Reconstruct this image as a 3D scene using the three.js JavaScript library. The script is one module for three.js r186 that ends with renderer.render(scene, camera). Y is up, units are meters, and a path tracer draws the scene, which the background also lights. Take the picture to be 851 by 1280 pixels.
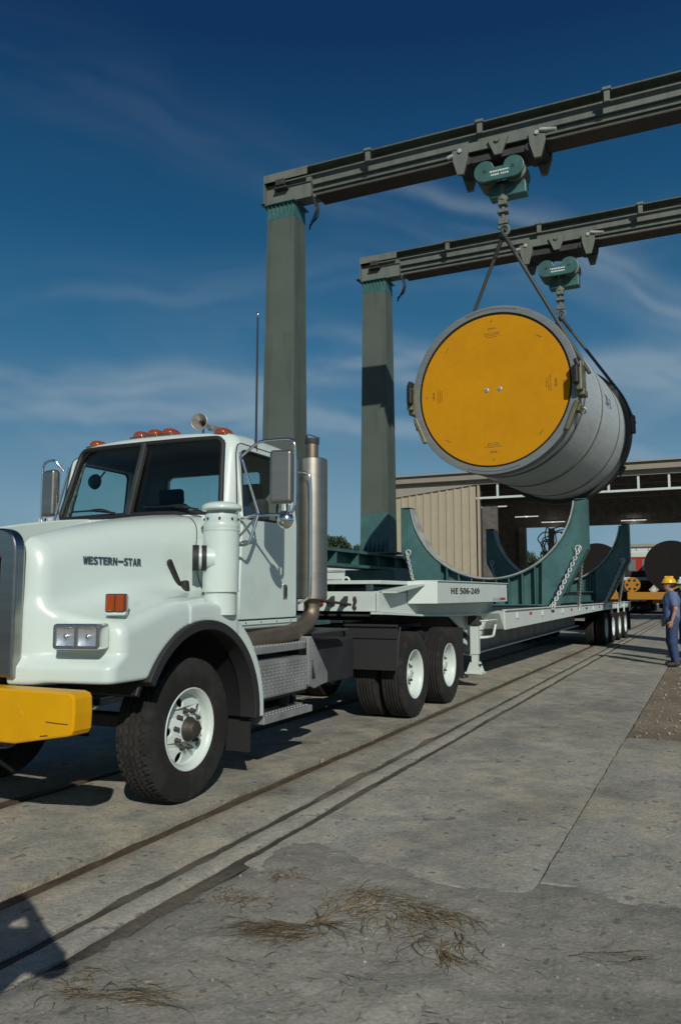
import * as THREE from 'three';
import { RoundedBoxGeometry } from 'three/addons/geometries/RoundedBoxGeometry.js';
import { mergeGeometries } from 'three/addons/utils/BufferGeometryUtils.js';
import { FontLoader } from 'three/addons/loaders/FontLoader.js';
import { TextGeometry } from 'three/addons/geometries/TextGeometry.js';

// ------------------------------------------------------------------ camera, sky, sun, exposure
const scene = new THREE.Scene();
const camera = new THREE.PerspectiveCamera(65.83, 680 / 1024, 0.1, 3000);
camera.position.set(0, 1.49, 0);
camera.rotation.order = 'YXZ';
camera.rotation.set(Math.atan(102 / 989), THREE.MathUtils.degToRad(25), 0);
scene.add(camera);
const renderer = new THREE.WebGLRenderer({ antialias: true });
renderer.setSize(680, 1024);
renderer.toneMapping = THREE.LinearToneMapping;
renderer.toneMappingExposure = 0.8;
renderer.shadowMap.enabled = true;
const SUN_AZ = THREE.MathUtils.degToRad(35), SUN_EL = THREE.MathUtils.degToRad(31);
const sunDir = new THREE.Vector3(Math.sin(SUN_AZ) * Math.cos(SUN_EL), Math.sin(SUN_EL), Math.cos(SUN_AZ) * Math.cos(SUN_EL));
const sun = new THREE.DirectionalLight(new THREE.Color(1, 0.965, 0.885), 3.9);
sun.name = 'sun';
sun.position.copy(sunDir).multiplyScalar(80).add(new THREE.Vector3(-4, 0, -18));
sun.target.position.set(-4, 0, -18);
sun.castShadow = true; sun.shadow.mapSize.set(4096, 4096);
Object.assign(sun.shadow.camera, { left: -45, right: 45, top: 45, bottom: -45, near: 1, far: 220 });
scene.add(sun, sun.target);

// ------------------------------------------------------------------ noise
function rng(seed) { let s = seed >>> 0; return () => { s = (s + 0x6D2B79F5) >>> 0; let t = Math.imul(s ^ (s >>> 15), 1 | s); t = (t + Math.imul(t ^ (t >>> 7), 61 | t)) ^ t; return ((t ^ (t >>> 14)) >>> 0) / 4294967296; }; }
function hash(x, y, s) { let h = Math.imul(x, 374761393) ^ Math.imul(y, 668265263) ^ Math.imul(s, 2147483647 ^ 0x5bd1e995); h = Math.imul(h ^ (h >>> 13), 1274126177); return ((h ^ (h >>> 16)) >>> 0) / 4294967296; }
function vnoise(x, y, s = 0, p = 0) {
  const xi = Math.floor(x), yi = Math.floor(y), fx = x - xi, fy = y - yi, m = (a) => p ? ((a % p) + p) % p : a;
  const u = fx * fx * (3 - 2 * fx), v = fy * fy * (3 - 2 * fy);
  const a = hash(m(xi), m(yi), s), b = hash(m(xi + 1), m(yi), s), c = hash(m(xi), m(yi + 1), s), d = hash(m(xi + 1), m(yi + 1), s);
  return a + (b - a) * u + (c - a) * v + (a - b - c + d) * u * v;
}
function fbm(x, y, o = 5, s = 0, p = 0) { let t = 0, a = 0.5, n = 0; for (let i = 0; i < o; i++) { t += a * vnoise(x, y, s + i * 17, p); n += a; a *= 0.5; x *= 2; y *= 2; p *= 2; } return t / n; }
const clamp = (x, a = 0, b = 1) => Math.min(b, Math.max(a, x)), mix = (a, b, t) => a + (b - a) * t;
const sstep = (a, b, x) => { const t = clamp((x - a) / (b - a)); return t * t * (3 - 2 * t); };

// ------------------------------------------------------------------ sky: clear deep blue with thin cirrus, computed for the whole dome
{
  const W = 1600, Hh = 800, d = new Float32Array(W * Hh * 4);
  const lin = (r, g, b) => new THREE.Color().setRGB(r / 255, g / 255, b / 255, THREE.SRGBColorSpace);
  const stops = [[-0.05, lin(124, 154, 170)], [0.0, lin(122, 154, 171)], [0.10, lin(116, 151, 172)], [0.20, lin(80, 126, 157)], [0.30, lin(52, 106, 143)], [0.42, lin(31, 83, 122)], [0.60, lin(17, 51, 91)], [1.0, lin(11, 35, 70)]];
  const dir = new THREE.Vector3(), c = new THREE.Color();
  const ray = (u, v) => new THREE.Vector3((u - 425.5) / 989, -(v - 640) / 989, -1).applyEuler(camera.rotation).normalize();
  // three thin high bands of cirrus, each a great circle across the dome
  const bands = [[[0, 95], [851, 395], 0.05, 0.10, 1], [[0, 462], [560, 455], 0.018, 0.8, 2], [[0, 520], [600, 555], 0.026, 0.9, 3], [[380, 425], [560, 450], 0.022, 0.8, 4], [[0, 390], [400, 350], 0.025, 0.2, 5], [[420, 240], [851, 375], 0.026, 0.75, 6], [[700, 500], [851, 480], 0.035, 0.7, 7]]
    .map(([a, b, w, k, s]) => { const A = ray(...a), n = A.clone().cross(ray(...b)).normalize(), t = A.clone().cross(n); return { n, A, t, w, k, s }; });
  for (let j = 0; j < Hh; j++) for (let i = 0; i < W; i++) {
    if (j < Hh * 0.44) { const o2 = (j * W + i) * 4; d[o2] = 0.22; d[o2 + 1] = 0.24; d[o2 + 2] = 0.25; d[o2 + 3] = 1; continue; }
    const ph = ((i + 0.5) / W - 0.5) * 2 * Math.PI, th = ((j + 0.5) / Hh - 0.5) * Math.PI;
    dir.set(Math.cos(ph) * Math.cos(th), Math.sin(th), Math.sin(ph) * Math.cos(th));
    const e = dir.y; let k = 0; while (k < stops.length - 2 && e > stops[k + 1][0]) k++;
    c.copy(stops[k][1]).lerp(stops[k + 1][1], clamp((e - stops[k][0]) / (stops[k + 1][0] - stops[k][0])));
    const s = Math.max(0.0, dir.dot(sunDir)); const glow = 0.5 * Math.pow(s, 24) + 0.12 * Math.pow(s, 5);
    let cl = 0;
    if (e > 0) {
      const px = dir.x / (e + 0.12), pz = dir.z / (e + 0.12), a = px * 0.55 + pz * 0.83, b = -px * 0.83 + pz * 0.55;
      const w1 = fbm(a * 0.5 + 3, b * 0.5 + 7, 3, 5);
      const n1 = fbm(a * 0.42 + w1 * 1.4, b * 2.4 + w1 * 2.2, 5, 11);
      cl = 0.5 * sstep(0.48, 0.85, n1) * sstep(0.42, 0.16, e);
      for (const bd of bands) {
        if (Math.abs(dir.dot(bd.n)) > 0.16 || dir.dot(bd.A) < -0.6) continue;
        const along = Math.atan2(dir.dot(bd.t), dir.dot(bd.A)), wob = (fbm(along * 5, bd.s * 9, 4, 21) - 0.5) * 0.07;
        const across = dir.dot(bd.n) + wob, q = across / (bd.w * (0.5 + fbm(along * 4, bd.s * 3.3, 3, 31)));
        cl += bd.k * (bd.s === 4 || bd.s > 5 ? sstep(0.12, -0.04, along) : 1) * Math.exp(-q * q) * sstep(0.25, 0.75, fbm(along * 6 + 2, across * 55 + bd.s, 5, 41));
      }
      cl = clamp(cl) * sstep(0.0, 0.06, e) * 0.72;
    }
    const o = (j * W + i) * 4;
    d[o] = mix(c.r, 0.36, cl * 0.6) * 1.25 + glow * 0.9; d[o + 1] = mix(c.g, 0.43, cl * 0.6) * 1.25 + glow * 0.85; d[o + 2] = mix(c.b, 0.48, cl * 0.6) * 1.25 + glow * 0.75; d[o + 3] = 1;
  }
  const t = new THREE.DataTexture(d, W, Hh, THREE.RGBAFormat, THREE.FloatType);
  t.mapping = THREE.EquirectangularReflectionMapping; t.magFilter = t.minFilter = THREE.LinearFilter; t.needsUpdate = true;
  scene.background = t; scene.environment = t;
}

// ------------------------------------------------------------------ textures and materials
function tex(w, h, fn, srgb = true, rep) {
  const d = new Uint8Array(w * h * 4);
  for (let j = 0; j < h; j++) for (let i = 0; i < w; i++) { const c = fn(i / w, j / h), o = (j * w + i) * 4; d[o] = clamp(c[0]) * 255; d[o + 1] = clamp(c[1]) * 255; d[o + 2] = clamp(c[2]) * 255; d[o + 3] = 255; }
  const t = new THREE.DataTexture(d, w, h, THREE.RGBAFormat, THREE.UnsignedByteType);
  t.wrapS = t.wrapT = THREE.RepeatWrapping; t.magFilter = THREE.LinearFilter; t.minFilter = THREE.LinearMipmapLinearFilter; t.generateMipmaps = true;
  if (srgb) t.colorSpace = THREE.SRGBColorSpace;
  if (rep) t.repeat.set(rep, rep);
  t.needsUpdate = true; return t;
}
const g3 = (v) => [v, v, v];
const T = {
  fine: tex(512, 512, (u, v) => g3(fbm(u * 32, v * 32, 5, 3, 32)), false, 2),
  mid: tex(512, 512, (u, v) => g3(0.35 + 0.55 * fbm(u * 8, v * 8, 6, 9, 8)), false, 0.7),
  paint: tex(512, 512, (u, v) => { const a = fbm(u * 4, v * 4, 6, 21, 4), b = fbm(u * 40, v * 6, 4, 33, 0 || 2); const g = 0.93 + 0.07 * a - 0.05 * sstep(0.62, 0.8, a); return [g, g * 0.998, g * 0.985]; }, true, 0.5),
  streak: tex(512, 512, (u, v) => { const a = fbm(u * 32, v * 2, 5, 51, 0), b = fbm(u * 6, v * 6, 6, 57, 6), w = sstep(0.45, 0.75, a); const g = 0.84 + 0.14 * b - 0.07 * w; return [g * 1.01, g, g * 0.97]; }, true, 0.25),
  wornteal: tex(512, 512, (u, v) => { const b = fbm(u * 6, v * 6, 6, 77, 6), c = fbm(u * 24, v * 24, 4, 78, 24); const g = 0.78 + 0.3 * (b - 0.4) + 0.12 * (c - 0.5); const r = sstep(0.69, 0.78, b * 0.7 + c * 0.3); return [mix(g, 0.75, r), mix(g, 0.55, r), mix(g, 0.42, r)]; }, true, 0.4),
  brushed: tex(512, 512, (u, v) => { const a = fbm(u * 6, v * 90, 4, 91, 0), b = fbm(u * 7, v * 7, 5, 92, 7); const g = 0.82 + 0.10 * a + 0.06 * (b - 0.5); return [g, g * 0.995, g * 0.98]; }, true, 0.3),
  rust: tex(512, 512, (u, v) => { const a = fbm(u * 12, v * 12, 6, 101, 12), b = fbm(u * 40, v * 40, 3, 102, 40); return [0.32 + 0.2 * a + 0.1 * b, 0.27 + 0.18 * a + 0.08 * b, 0.22 + 0.16 * a + 0.07 * b]; }, true, 1),
  cover: tex(512, 512, (u, v) => { const a = fbm(u * 4, v * 4, 6, 111, 4), b = fbm(u * 26, v * 26, 4, 112, 26); const g = 0.90 + 0.07 * (a - 0.5) + 0.04 * (b - 0.5); const s = sstep(0.66, 0.78, fbm(u * 9, v * 9, 5, 113, 9)); return [g, g * (1 - 0.025 * s), g * (1 - 0.06 * s)]; }, true, 0.35),
  rubber: tex(512, 512, (u, v) => { const a = fbm(u * 8, v * 8, 6, 121, 8), b = fbm(u * 50, v * 50, 3, 122, 50); const d = sstep(0.45, 0.75, a); const g = 0.16 + 0.05 * b + 0.09 * d; return [g * 1.03, g, g * 0.95]; }, true, 1),
};
const col = (r, g, b) => new THREE.Color().setRGB(r, g, b);
function mat(r, g, b, roughness, o = {}) { const m = new (o.phys ? THREE.MeshPhysicalMaterial : THREE.MeshStandardMaterial)(); delete o.phys; m.color = col(r, g, b); m.roughness = roughness; Object.assign(m, o); return m; }
const M = {
  white: mat(0.66, 0.77, 0.735, 0.32, { phys: 1, map: T.paint, clearcoat: 0.5, clearcoatRoughness: 0.05 }),
  whiteDull: mat(0.62, 0.70, 0.67, 0.5, { map: T.paint, bumpMap: T.mid, bumpScale: 0.001 }),
  whiteRim: mat(0.66, 0.74, 0.71, 0.4, { map: T.paint }),
  chrome: mat(0.75, 0.75, 0.74, 0.16, { metalness: 1 }),
  steel: mat(0.52, 0.51, 0.49, 0.38, { metalness: 1, map: T.brushed, bumpMap: T.fine, bumpScale: 0.0004 }),
  stack: mat(0.56, 0.53, 0.47, 0.42, { metalness: 1, map: T.brushed }),
  stackPipe: mat(0.42, 0.34, 0.25, 0.55, { metalness: 0.9, map: T.mid }),
  dark: mat(0.018, 0.018, 0.019, 0.65, { bumpMap: T.fine, bumpScale: 0.0008 }),
  darkGrey: mat(0.05, 0.05, 0.05, 0.7, { map: T.mid, bumpMap: T.fine, bumpScale: 0.0008 }),
  black: mat(0.012, 0.012, 0.013, 0.5),
  rubber: mat(0.34, 0.34, 0.34, 0.9, { map: T.rubber, bumpMap: T.fine, bumpScale: 0.0012 }),
  gasket: mat(0.014, 0.014, 0.015, 0.6),
  glass: mat(0.72, 0.85, 0.82, 0.02, { phys: 1, transmission: 1, thickness: 0, ior: 1.5 }),
  glassLens: mat(0.95, 0.96, 0.97, 0.06, { phys: 1, transmission: 1, thickness: 0, ior: 1.5 }),
  amber: mat(0.33, 0.055, 0.003, 0.14, { phys: 1, clearcoat: 1, clearcoatRoughness: 0.05 }),
  diamond: mat(0.52, 0.53, 0.53, 0.45, { metalness: 0.5, map: T.mid }),
  yellowPaint: mat(0.86, 0.44, 0.0, 0.42, { phys: 1, map: T.cover, clearcoat: 0.12, clearcoatRoughness: 0.2, specularIntensity: 0.5 }),
  cover: mat(0.70, 0.315, 0.004, 0.75, { phys: 1, specularIntensity: 0.35, map: T.cover, bumpMap: T.mid, bumpScale: 0.0015 }),
  teal: mat(0.088, 0.225, 0.215, 0.5, { map: T.wornteal, bumpMap: T.mid, bumpScale: 0.001 }),
  tealBright: mat(0.08, 0.22, 0.205, 0.4, { map: T.wornteal }),
  gantry: mat(0.098, 0.128, 0.113, 0.72, { map: T.streak, bumpMap: T.mid, bumpScale: 0.0015 }),
  gantryBrown: mat(0.06, 0.048, 0.04, 0.8, { map: T.streak }),  // dark brown of the bottom flange, deeper than the rest
  gantryGrey: mat(0.165, 0.19, 0.17, 0.65, { map: T.streak }),
  cable: mat(0.055, 0.06, 0.05, 0.6),
  case: mat(0.74, 0.80, 0.80, 0.42, { metalness: 0.2, map: T.brushed, bumpMap: T.mid, bumpScale: 0.0015 }),
  caseRing: mat(0.34, 0.37, 0.37, 0.5, { metalness: 0.5, map: T.brushed }),
  bracket: mat(0.30, 0.29, 0.17, 0.5, { metalness: 0.4, map: T.mid }),
  chain: mat(0.72, 0.74, 0.73, 0.4, { metalness: 0.25, map: T.mid }),
  pad: mat(0.56, 0.57, 0.54, 0.7, { map: T.mid }),
  rail: mat(0.62, 0.62, 0.6, 0.6, { map: T.rust, metalness: 0.3, bumpMap: T.fine, bumpScale: 0.001 }),
  beige: mat(0.42, 0.37, 0.27, 0.6, { map: T.paint }),
  fascia: mat(0.33, 0.30, 0.25, 0.6, { map: T.paint }),
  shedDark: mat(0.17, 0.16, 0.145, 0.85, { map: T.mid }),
  skin: mat(0.40, 0.21, 0.14, 0.55),
  hair: mat(0.03, 0.02, 0.014, 0.8),
  shirt: mat(0.11, 0.17, 0.31, 0.9, { bumpMap: T.fine, bumpScale: 0.002 }),
  jeans: mat(0.035, 0.065, 0.145, 0.9, { bumpMap: T.fine, bumpScale: 0.003 }),
  navy: mat(0.02, 0.03, 0.075, 0.9, { bumpMap: T.fine, bumpScale: 0.002 }),
  shoe: mat(0.05, 0.032, 0.022, 0.7),
  hatYellow: mat(0.80, 0.42, 0.01, 0.3),
  hatWhite: mat(0.62, 0.74, 0.72, 0.3),
  red: mat(0.42, 0.035, 0.02, 0.35),
  seat: mat(0.045, 0.045, 0.05, 0.9),
  interior: mat(0.2, 0.195, 0.19, 0.9),
};

// ------------------------------------------------------------------ builders
const names = new Map();
function numbered(n) { const k = names.get(n) || 0; names.set(n, k + 1); return k ? n + '_' + String(k).padStart(3, '0') : n; }
function uvMetres(g) {   // planar uv in metres by the direction each face points
  const p = g.attributes.position, n = g.attributes.normal, uv = new Float32Array(p.count * 2);
  for (let i = 0; i < p.count; i += 3) {
    let nx = 0, ny = 0, nz = 0; for (let k = 0; k < 3; k++) { nx += n.getX(i + k); ny += n.getY(i + k); nz += n.getZ(i + k); }
    nx = Math.abs(nx); ny = Math.abs(ny); nz = Math.abs(nz);
    for (let k = 0; k < 3; k++) {
      const x = p.getX(i + k), y = p.getY(i + k), z = p.getZ(i + k), o = (i + k) * 2;
      if (ny > nx && ny > nz) { uv[o] = x; uv[o + 1] = z; } else if (nx > nz) { uv[o] = z; uv[o + 1] = y; } else { uv[o] = x; uv[o + 1] = y; }
    }
  }
  g.setAttribute('uv', new THREE.BufferAttribute(uv, 2)); return g;
}
function prep(g, keepUV) {
  if (g.index) g = g.toNonIndexed();
  for (const k of Object.keys(g.attributes)) if (!['position', 'normal', 'uv'].includes(k)) g.deleteAttribute(k);
  if (!g.attributes.normal) g.computeVertexNormals();
  if (!keepUV || !g.attributes.uv) uvMetres(g);
  g.morphAttributes = {}; g.clearGroups(); return g;
}
const V = (x, y, z) => new THREE.Vector3(x, y, z);
class B {
  constructor() { this.g = []; }
  geo(g, m, keep) { g = g.clone(); if (m) g.applyMatrix4(m); this.g.push(prep(g, keep)); return this; }
  box(x0, x1, y0, y1, z0, z1, r = 0) {
    const w = Math.abs(x1 - x0), h = Math.abs(y1 - y0), d = Math.abs(z1 - z0); r = Math.min(r, w / 2.2, h / 2.2, d / 2.2);
    const g = r > 0 ? new RoundedBoxGeometry(w, h, d, 2, r) : new THREE.BoxGeometry(w, h, d);
    g.translate((x0 + x1) / 2, (y0 + y1) / 2, (z0 + z1) / 2); this.g.push(prep(g)); return this;
  }
  bar(a, b, w, h, r = 0) {   // box beam from a to b, width w, height h
    a = a.isVector3 ? a : V(...a); b = b.isVector3 ? b : V(...b);
    const L = a.distanceTo(b), g = r ? new RoundedBoxGeometry(w, h, L, 2, r) : new THREE.BoxGeometry(w, h, L);
    const m = new THREE.Matrix4().lookAt(a, b, Math.abs(a.x - b.x) + Math.abs(a.z - b.z) < 1e-4 ? V(0, 0, 1) : V(0, 1, 0)); m.setPosition(a.clone().add(b).multiplyScalar(0.5));
    return this.geo(g, m);
  }
  cyl(a, b, r0, r1 = r0, seg = 20, open = false) {
    a = a.isVector3 ? a : V(...a); b = b.isVector3 ? b : V(...b);
    const g = new THREE.CylinderGeometry(r1, r0, a.distanceTo(b), seg, 1, open), q = new THREE.Quaternion().setFromUnitVectors(V(0, 1, 0), b.clone().sub(a).normalize());
    return this.geo(g, new THREE.Matrix4().compose(a.clone().add(b).multiplyScalar(0.5), q, V(1, 1, 1)));
  }
  tube(pts, r, seg = 8, n, tension = 0.35, closed = false) {
    const c = new THREE.CatmullRomCurve3(pts.map((p) => p.isVector3 ? p : V(...p)), closed, 'catmullrom', tension);
    return this.geo(new THREE.TubeGeometry(c, n || pts.length * 8, r, seg, closed));
  }
  ext(pts, depth, m, bevel = 0, holes = []) {   // polygon in xy, extruded along +z
    const s = pts instanceof THREE.Shape ? pts : new THREE.Shape(pts.map((p) => new THREE.Vector2(...p)));
    for (const h of holes) s.holes.push(h instanceof THREE.Path ? h : new THREE.Path(h.map((p) => new THREE.Vector2(...p))));
    return this.geo(new THREE.ExtrudeGeometry(s, { depth, bevelEnabled: bevel > 0, bevelThickness: bevel, bevelSize: bevel, bevelOffset: -bevel, bevelSegments: 2, curveSegments: 16 }), m);
  }
  lathe(pts, seg, m) { return this.geo(new THREE.LatheGeometry(pts.map((p) => new THREE.Vector2(...p)), seg), m); }
  sph(x, y, z, r, sx = 1, sy = 1, sz = 1, seg = 20) { const g = new THREE.SphereGeometry(r, seg, Math.round(seg * 0.7)); g.scale(sx, sy, sz); g.translate(x, y, z); this.g.push(prep(g)); return this; }
  make() { return this.g.length === 1 ? this.g[0] : mergeGeometries(this.g); }
  build(name, m, parent, label) { return part(name, this.make(), m, parent, label); }
}
const bb = () => new B();
function part(name, geo, m, parent, label) { const o = new THREE.Mesh(geo, m); o.name = name; o.castShadow = o.receiveShadow = true; if (label) o.userData.label = label; parent.add(o); return o; }
function thing(name, label, category, pos = [0, 0, 0], turn = 0, group, kind) {
  const o = new THREE.Group(); o.name = numbered(name); o.position.set(...pos); o.rotation.y = turn; o.userData = { label, category };
  if (group) o.userData.group = group; if (kind) o.userData.kind = kind; scene.add(o); return o;
}
function struct(name, label) { const o = new THREE.Group(); o.name = numbered(name); o.userData = { label, kind: 'structure' }; scene.add(o); return o; }
const RX = (a) => new THREE.Matrix4().makeRotationX(a), RY = (a) => new THREE.Matrix4().makeRotationY(a), RZ = (a) => new THREE.Matrix4().makeRotationZ(a), TR = (x, y, z) => new THREE.Matrix4().makeTranslation(x, y, z);
const mul = (...ms) => ms.reduce((a, b) => a.clone().multiply(b));

// meshing of a signed distance field on a box grid (surface nets, then pulled onto the surface)
function nets(f, mn, mx, h, polish = 2) {
  const n = [0, 1, 2].map((k) => Math.ceil((mx[k] - mn[k]) / h) + 1), [nx, ny, nz] = n, F = new Float32Array(nx * ny * nz), id = new Int32Array(nx * ny * nz).fill(-1);
  for (let k = 0, o = 0; k < nz; k++) for (let j = 0; j < ny; j++) for (let i = 0; i < nx; i++, o++) F[o] = f(mn[0] + i * h, mn[1] + j * h, mn[2] + k * h);
  const pos = [], idx = [], sx = 1, sy = nx, sz = nx * ny;
  const corners = [0, sx, sy, sx + sy, sz, sx + sz, sy + sz, sx + sy + sz], E = [[0, 1], [2, 3], [4, 5], [6, 7], [0, 2], [1, 3], [4, 6], [5, 7], [0, 4], [1, 5], [2, 6], [3, 7]];
  for (let k = 0; k < nz - 1; k++) for (let j = 0; j < ny - 1; j++) for (let i = 0; i < nx - 1; i++) {
    const o = i + j * sy + k * sz; let neg = 0; for (let c = 0; c < 8; c++) if (F[o + corners[c]] < 0) neg++;
    if (neg === 0 || neg === 8) continue;
    let x = 0, y = 0, z = 0, m = 0;
    for (const [a, b] of E) { const fa = F[o + corners[a]], fb = F[o + corners[b]]; if ((fa < 0) === (fb < 0)) continue; const t = fa / (fa - fb); x += mix(a & 1, b & 1, t); y += mix((a >> 1) & 1, (b >> 1) & 1, t); z += mix(a >> 2, b >> 2, t); m++; }
    id[o] = pos.length / 3; pos.push(mn[0] + (i + x / m) * h, mn[1] + (j + y / m) * h, mn[2] + (k + z / m) * h);
  }
  for (let k = 1; k < nz - 1; k++) for (let j = 1; j < ny - 1; j++) for (let i = 1; i < nx - 1; i++) {
    const o = i + j * sy + k * sz, a = F[o] < 0;
    for (const [s, u, v] of [[sx, sy, sz], [sy, sz, sx], [sz, sx, sy]]) {
      const b = F[o + s] < 0; if (a === b) continue;
      const q = [id[o], id[o - u], id[o - u - v], id[o - v]]; if (Math.min(...q) < 0) continue;
      if (!a) q.reverse(); idx.push(q[0], q[1], q[2], q[0], q[2], q[3]);
    }
  }
  const e = h * 0.25, N = new Float32Array(pos.length);
  for (let i = 0; i < pos.length; i += 3) for (let s = 0; s <= polish; s++) {
    const x = pos[i], y = pos[i + 1], z = pos[i + 2];
    let gx = f(x + e, y, z) - f(x - e, y, z), gy = f(x, y + e, z) - f(x, y - e, z), gz = f(x, y, z + e) - f(x, y, z - e); const L = Math.hypot(gx, gy, gz) || 1;
    N[i] = gx / L; N[i + 1] = gy / L; N[i + 2] = gz / L;
    if (s < polish) { const sl = L / (2 * e), dd = clamp(f(x, y, z) / Math.max(sl, 0.3), -h * 0.6, h * 0.6); pos[i] -= N[i] * dd; pos[i + 1] -= N[i + 1] * dd; pos[i + 2] -= N[i + 2] * dd; }
  }
  const g = new THREE.BufferGeometry(); g.setAttribute('position', new THREE.Float32BufferAttribute(pos, 3)); g.setAttribute('normal', new THREE.BufferAttribute(N, 3)); g.setIndex(idx);
  const uv = new Float32Array(pos.length / 3 * 2); for (let i = 0; i < uv.length / 2; i++) { uv[2 * i] = pos[3 * i + 2] + 0.45 * pos[3 * i]; uv[2 * i + 1] = pos[3 * i + 1] + 0.6 * pos[3 * i]; }
  g.setAttribute('uv', new THREE.BufferAttribute(uv, 2)); return g;
}
const smax = (a, b, k) => { const h = clamp(0.5 - 0.5 * (b - a) / k); return mix(b, a, h) + k * h * (1 - h); };
const smin = (a, b, k) => -smax(-a, -b, k);
function capsule(x, y, z, a, b, ra, rb) { const bx = b[0] - a[0], by = b[1] - a[1], bz = b[2] - a[2], px = x - a[0], py = y - a[1], pz = z - a[2], t = clamp((px * bx + py * by + pz * bz) / (bx * bx + by * by + bz * bz + 1e-9)); return Math.hypot(px - bx * t, py - by * t, pz - bz * t) - mix(ra, rb, t); }
const ell = (x, y, z, c, r) => { const px = (x - c[0]) / r[0], py = (y - c[1]) / r[1], pz = (z - c[2]) / r[2], k0 = Math.hypot(px, py, pz), k1 = Math.hypot(px / r[0], py / r[1], pz / r[2]); return k0 < 1e-6 ? -Math.min(...r) : k0 * (k0 - 1) / k1; };
const rbox = (x, y, z, c, b, r) => { const qx = Math.abs(x - c[0]) - b[0] + r, qy = Math.abs(y - c[1]) - b[1] + r, qz = Math.abs(z - c[2]) - b[2] + r; return Math.hypot(Math.max(qx, 0), Math.max(qy, 0), Math.max(qz, 0)) + Math.min(Math.max(qx, qy, qz), 0) - r; };
const rrect = (x, y, w, h, r) => { const qx = Math.abs(x) - w + r, qy = Math.abs(y) - h + r; return Math.hypot(Math.max(qx, 0), Math.max(qy, 0)) + Math.min(Math.max(qx, qy), 0) - r; };

// ------------------------------------------------------------------ ground, pavement, rails
const concreteMap = tex(1024, 1024, (u, v) => {
  const a = fbm(u * 10, v * 10, 6, 201, 10), b = fbm(u * 90, v * 90, 4, 202, 90), c = fbm(u * 28, v * 28, 4, 203, 28);
  let g = 0.70 + 0.20 * (a - 0.5) + 0.22 * (b - 0.5) + 0.12 * (c - 0.5);
  g -= 0.30 * sstep(0.74, 0.84, b) + 0.2 * sstep(0.70, 0.80, c); g += 0.2 * sstep(0.27, 0.18, b);
  const w = sstep(0.4, 0.7, a); return [g * mix(1.0, 1.03, w), g * mix(0.995, 1.0, w), g * mix(0.97, 0.94, w)];
}, true, 0.5);
const concreteBump = tex(1024, 1024, (u, v) => { const a = fbm(u * 12, v * 12, 6, 211, 12), b = fbm(u * 110, v * 110, 3, 212, 110); return g3(0.4 * a + 0.6 * b - 0.35 * sstep(0.72, 0.8, b)); }, false, 0.5);
const sandMap = tex(1024, 1024, (u, v) => {
  const a = fbm(u * 8, v * 8, 6, 221, 8), b = fbm(u * 120, v * 120, 3, 222, 120), c = fbm(u * 40, v * 40, 4, 223, 40);
  let g = 0.66 + 0.16 * (a - 0.5) + 0.15 * (b - 0.5); g -= 0.12 * sstep(0.70, 0.8, c); g += 0.14 * sstep(0.80, 0.87, b);
  return [g, g * 0.985, g * 0.95];
}, true, 0.6);
const sandBump = tex(1024, 1024, (u, v) => { const b = fbm(u * 100, v * 100, 3, 232, 100), c = fbm(u * 26, v * 26, 5, 233, 26); return g3(0.55 * c + 0.45 * b); }, false, 0.6);
M.concrete = mat(0.86, 0.86, 0.80, 0.88, { map: concreteMap, bumpMap: concreteBump, bumpScale: 0.006, vertexColors: true });
M.sand = mat(0.76, 0.765, 0.71, 0.95, { map: sandMap, bumpMap: sandBump, bumpScale: 0.006, vertexColors: true });
M.gravel = mat(0.72, 0.63, 0.51, 0.95, { map: sandMap, bumpMap: sandBump, bumpScale: 0.02, vertexColors: true });
M.dirt = mat(0.15, 0.135, 0.115, 0.97, { map: sandMap, bumpMap: sandBump, bumpScale: 0.012 });
M.dirtFill = mat(0.15, 0.138, 0.12, 0.97, { map: sandMap, bumpMap: sandBump, bumpScale: 0.008, vertexColors: true });
M.field = mat(0.30, 0.285, 0.24, 0.95, { map: sandMap, bumpMap: sandBump, bumpScale: 0.02 });

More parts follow.
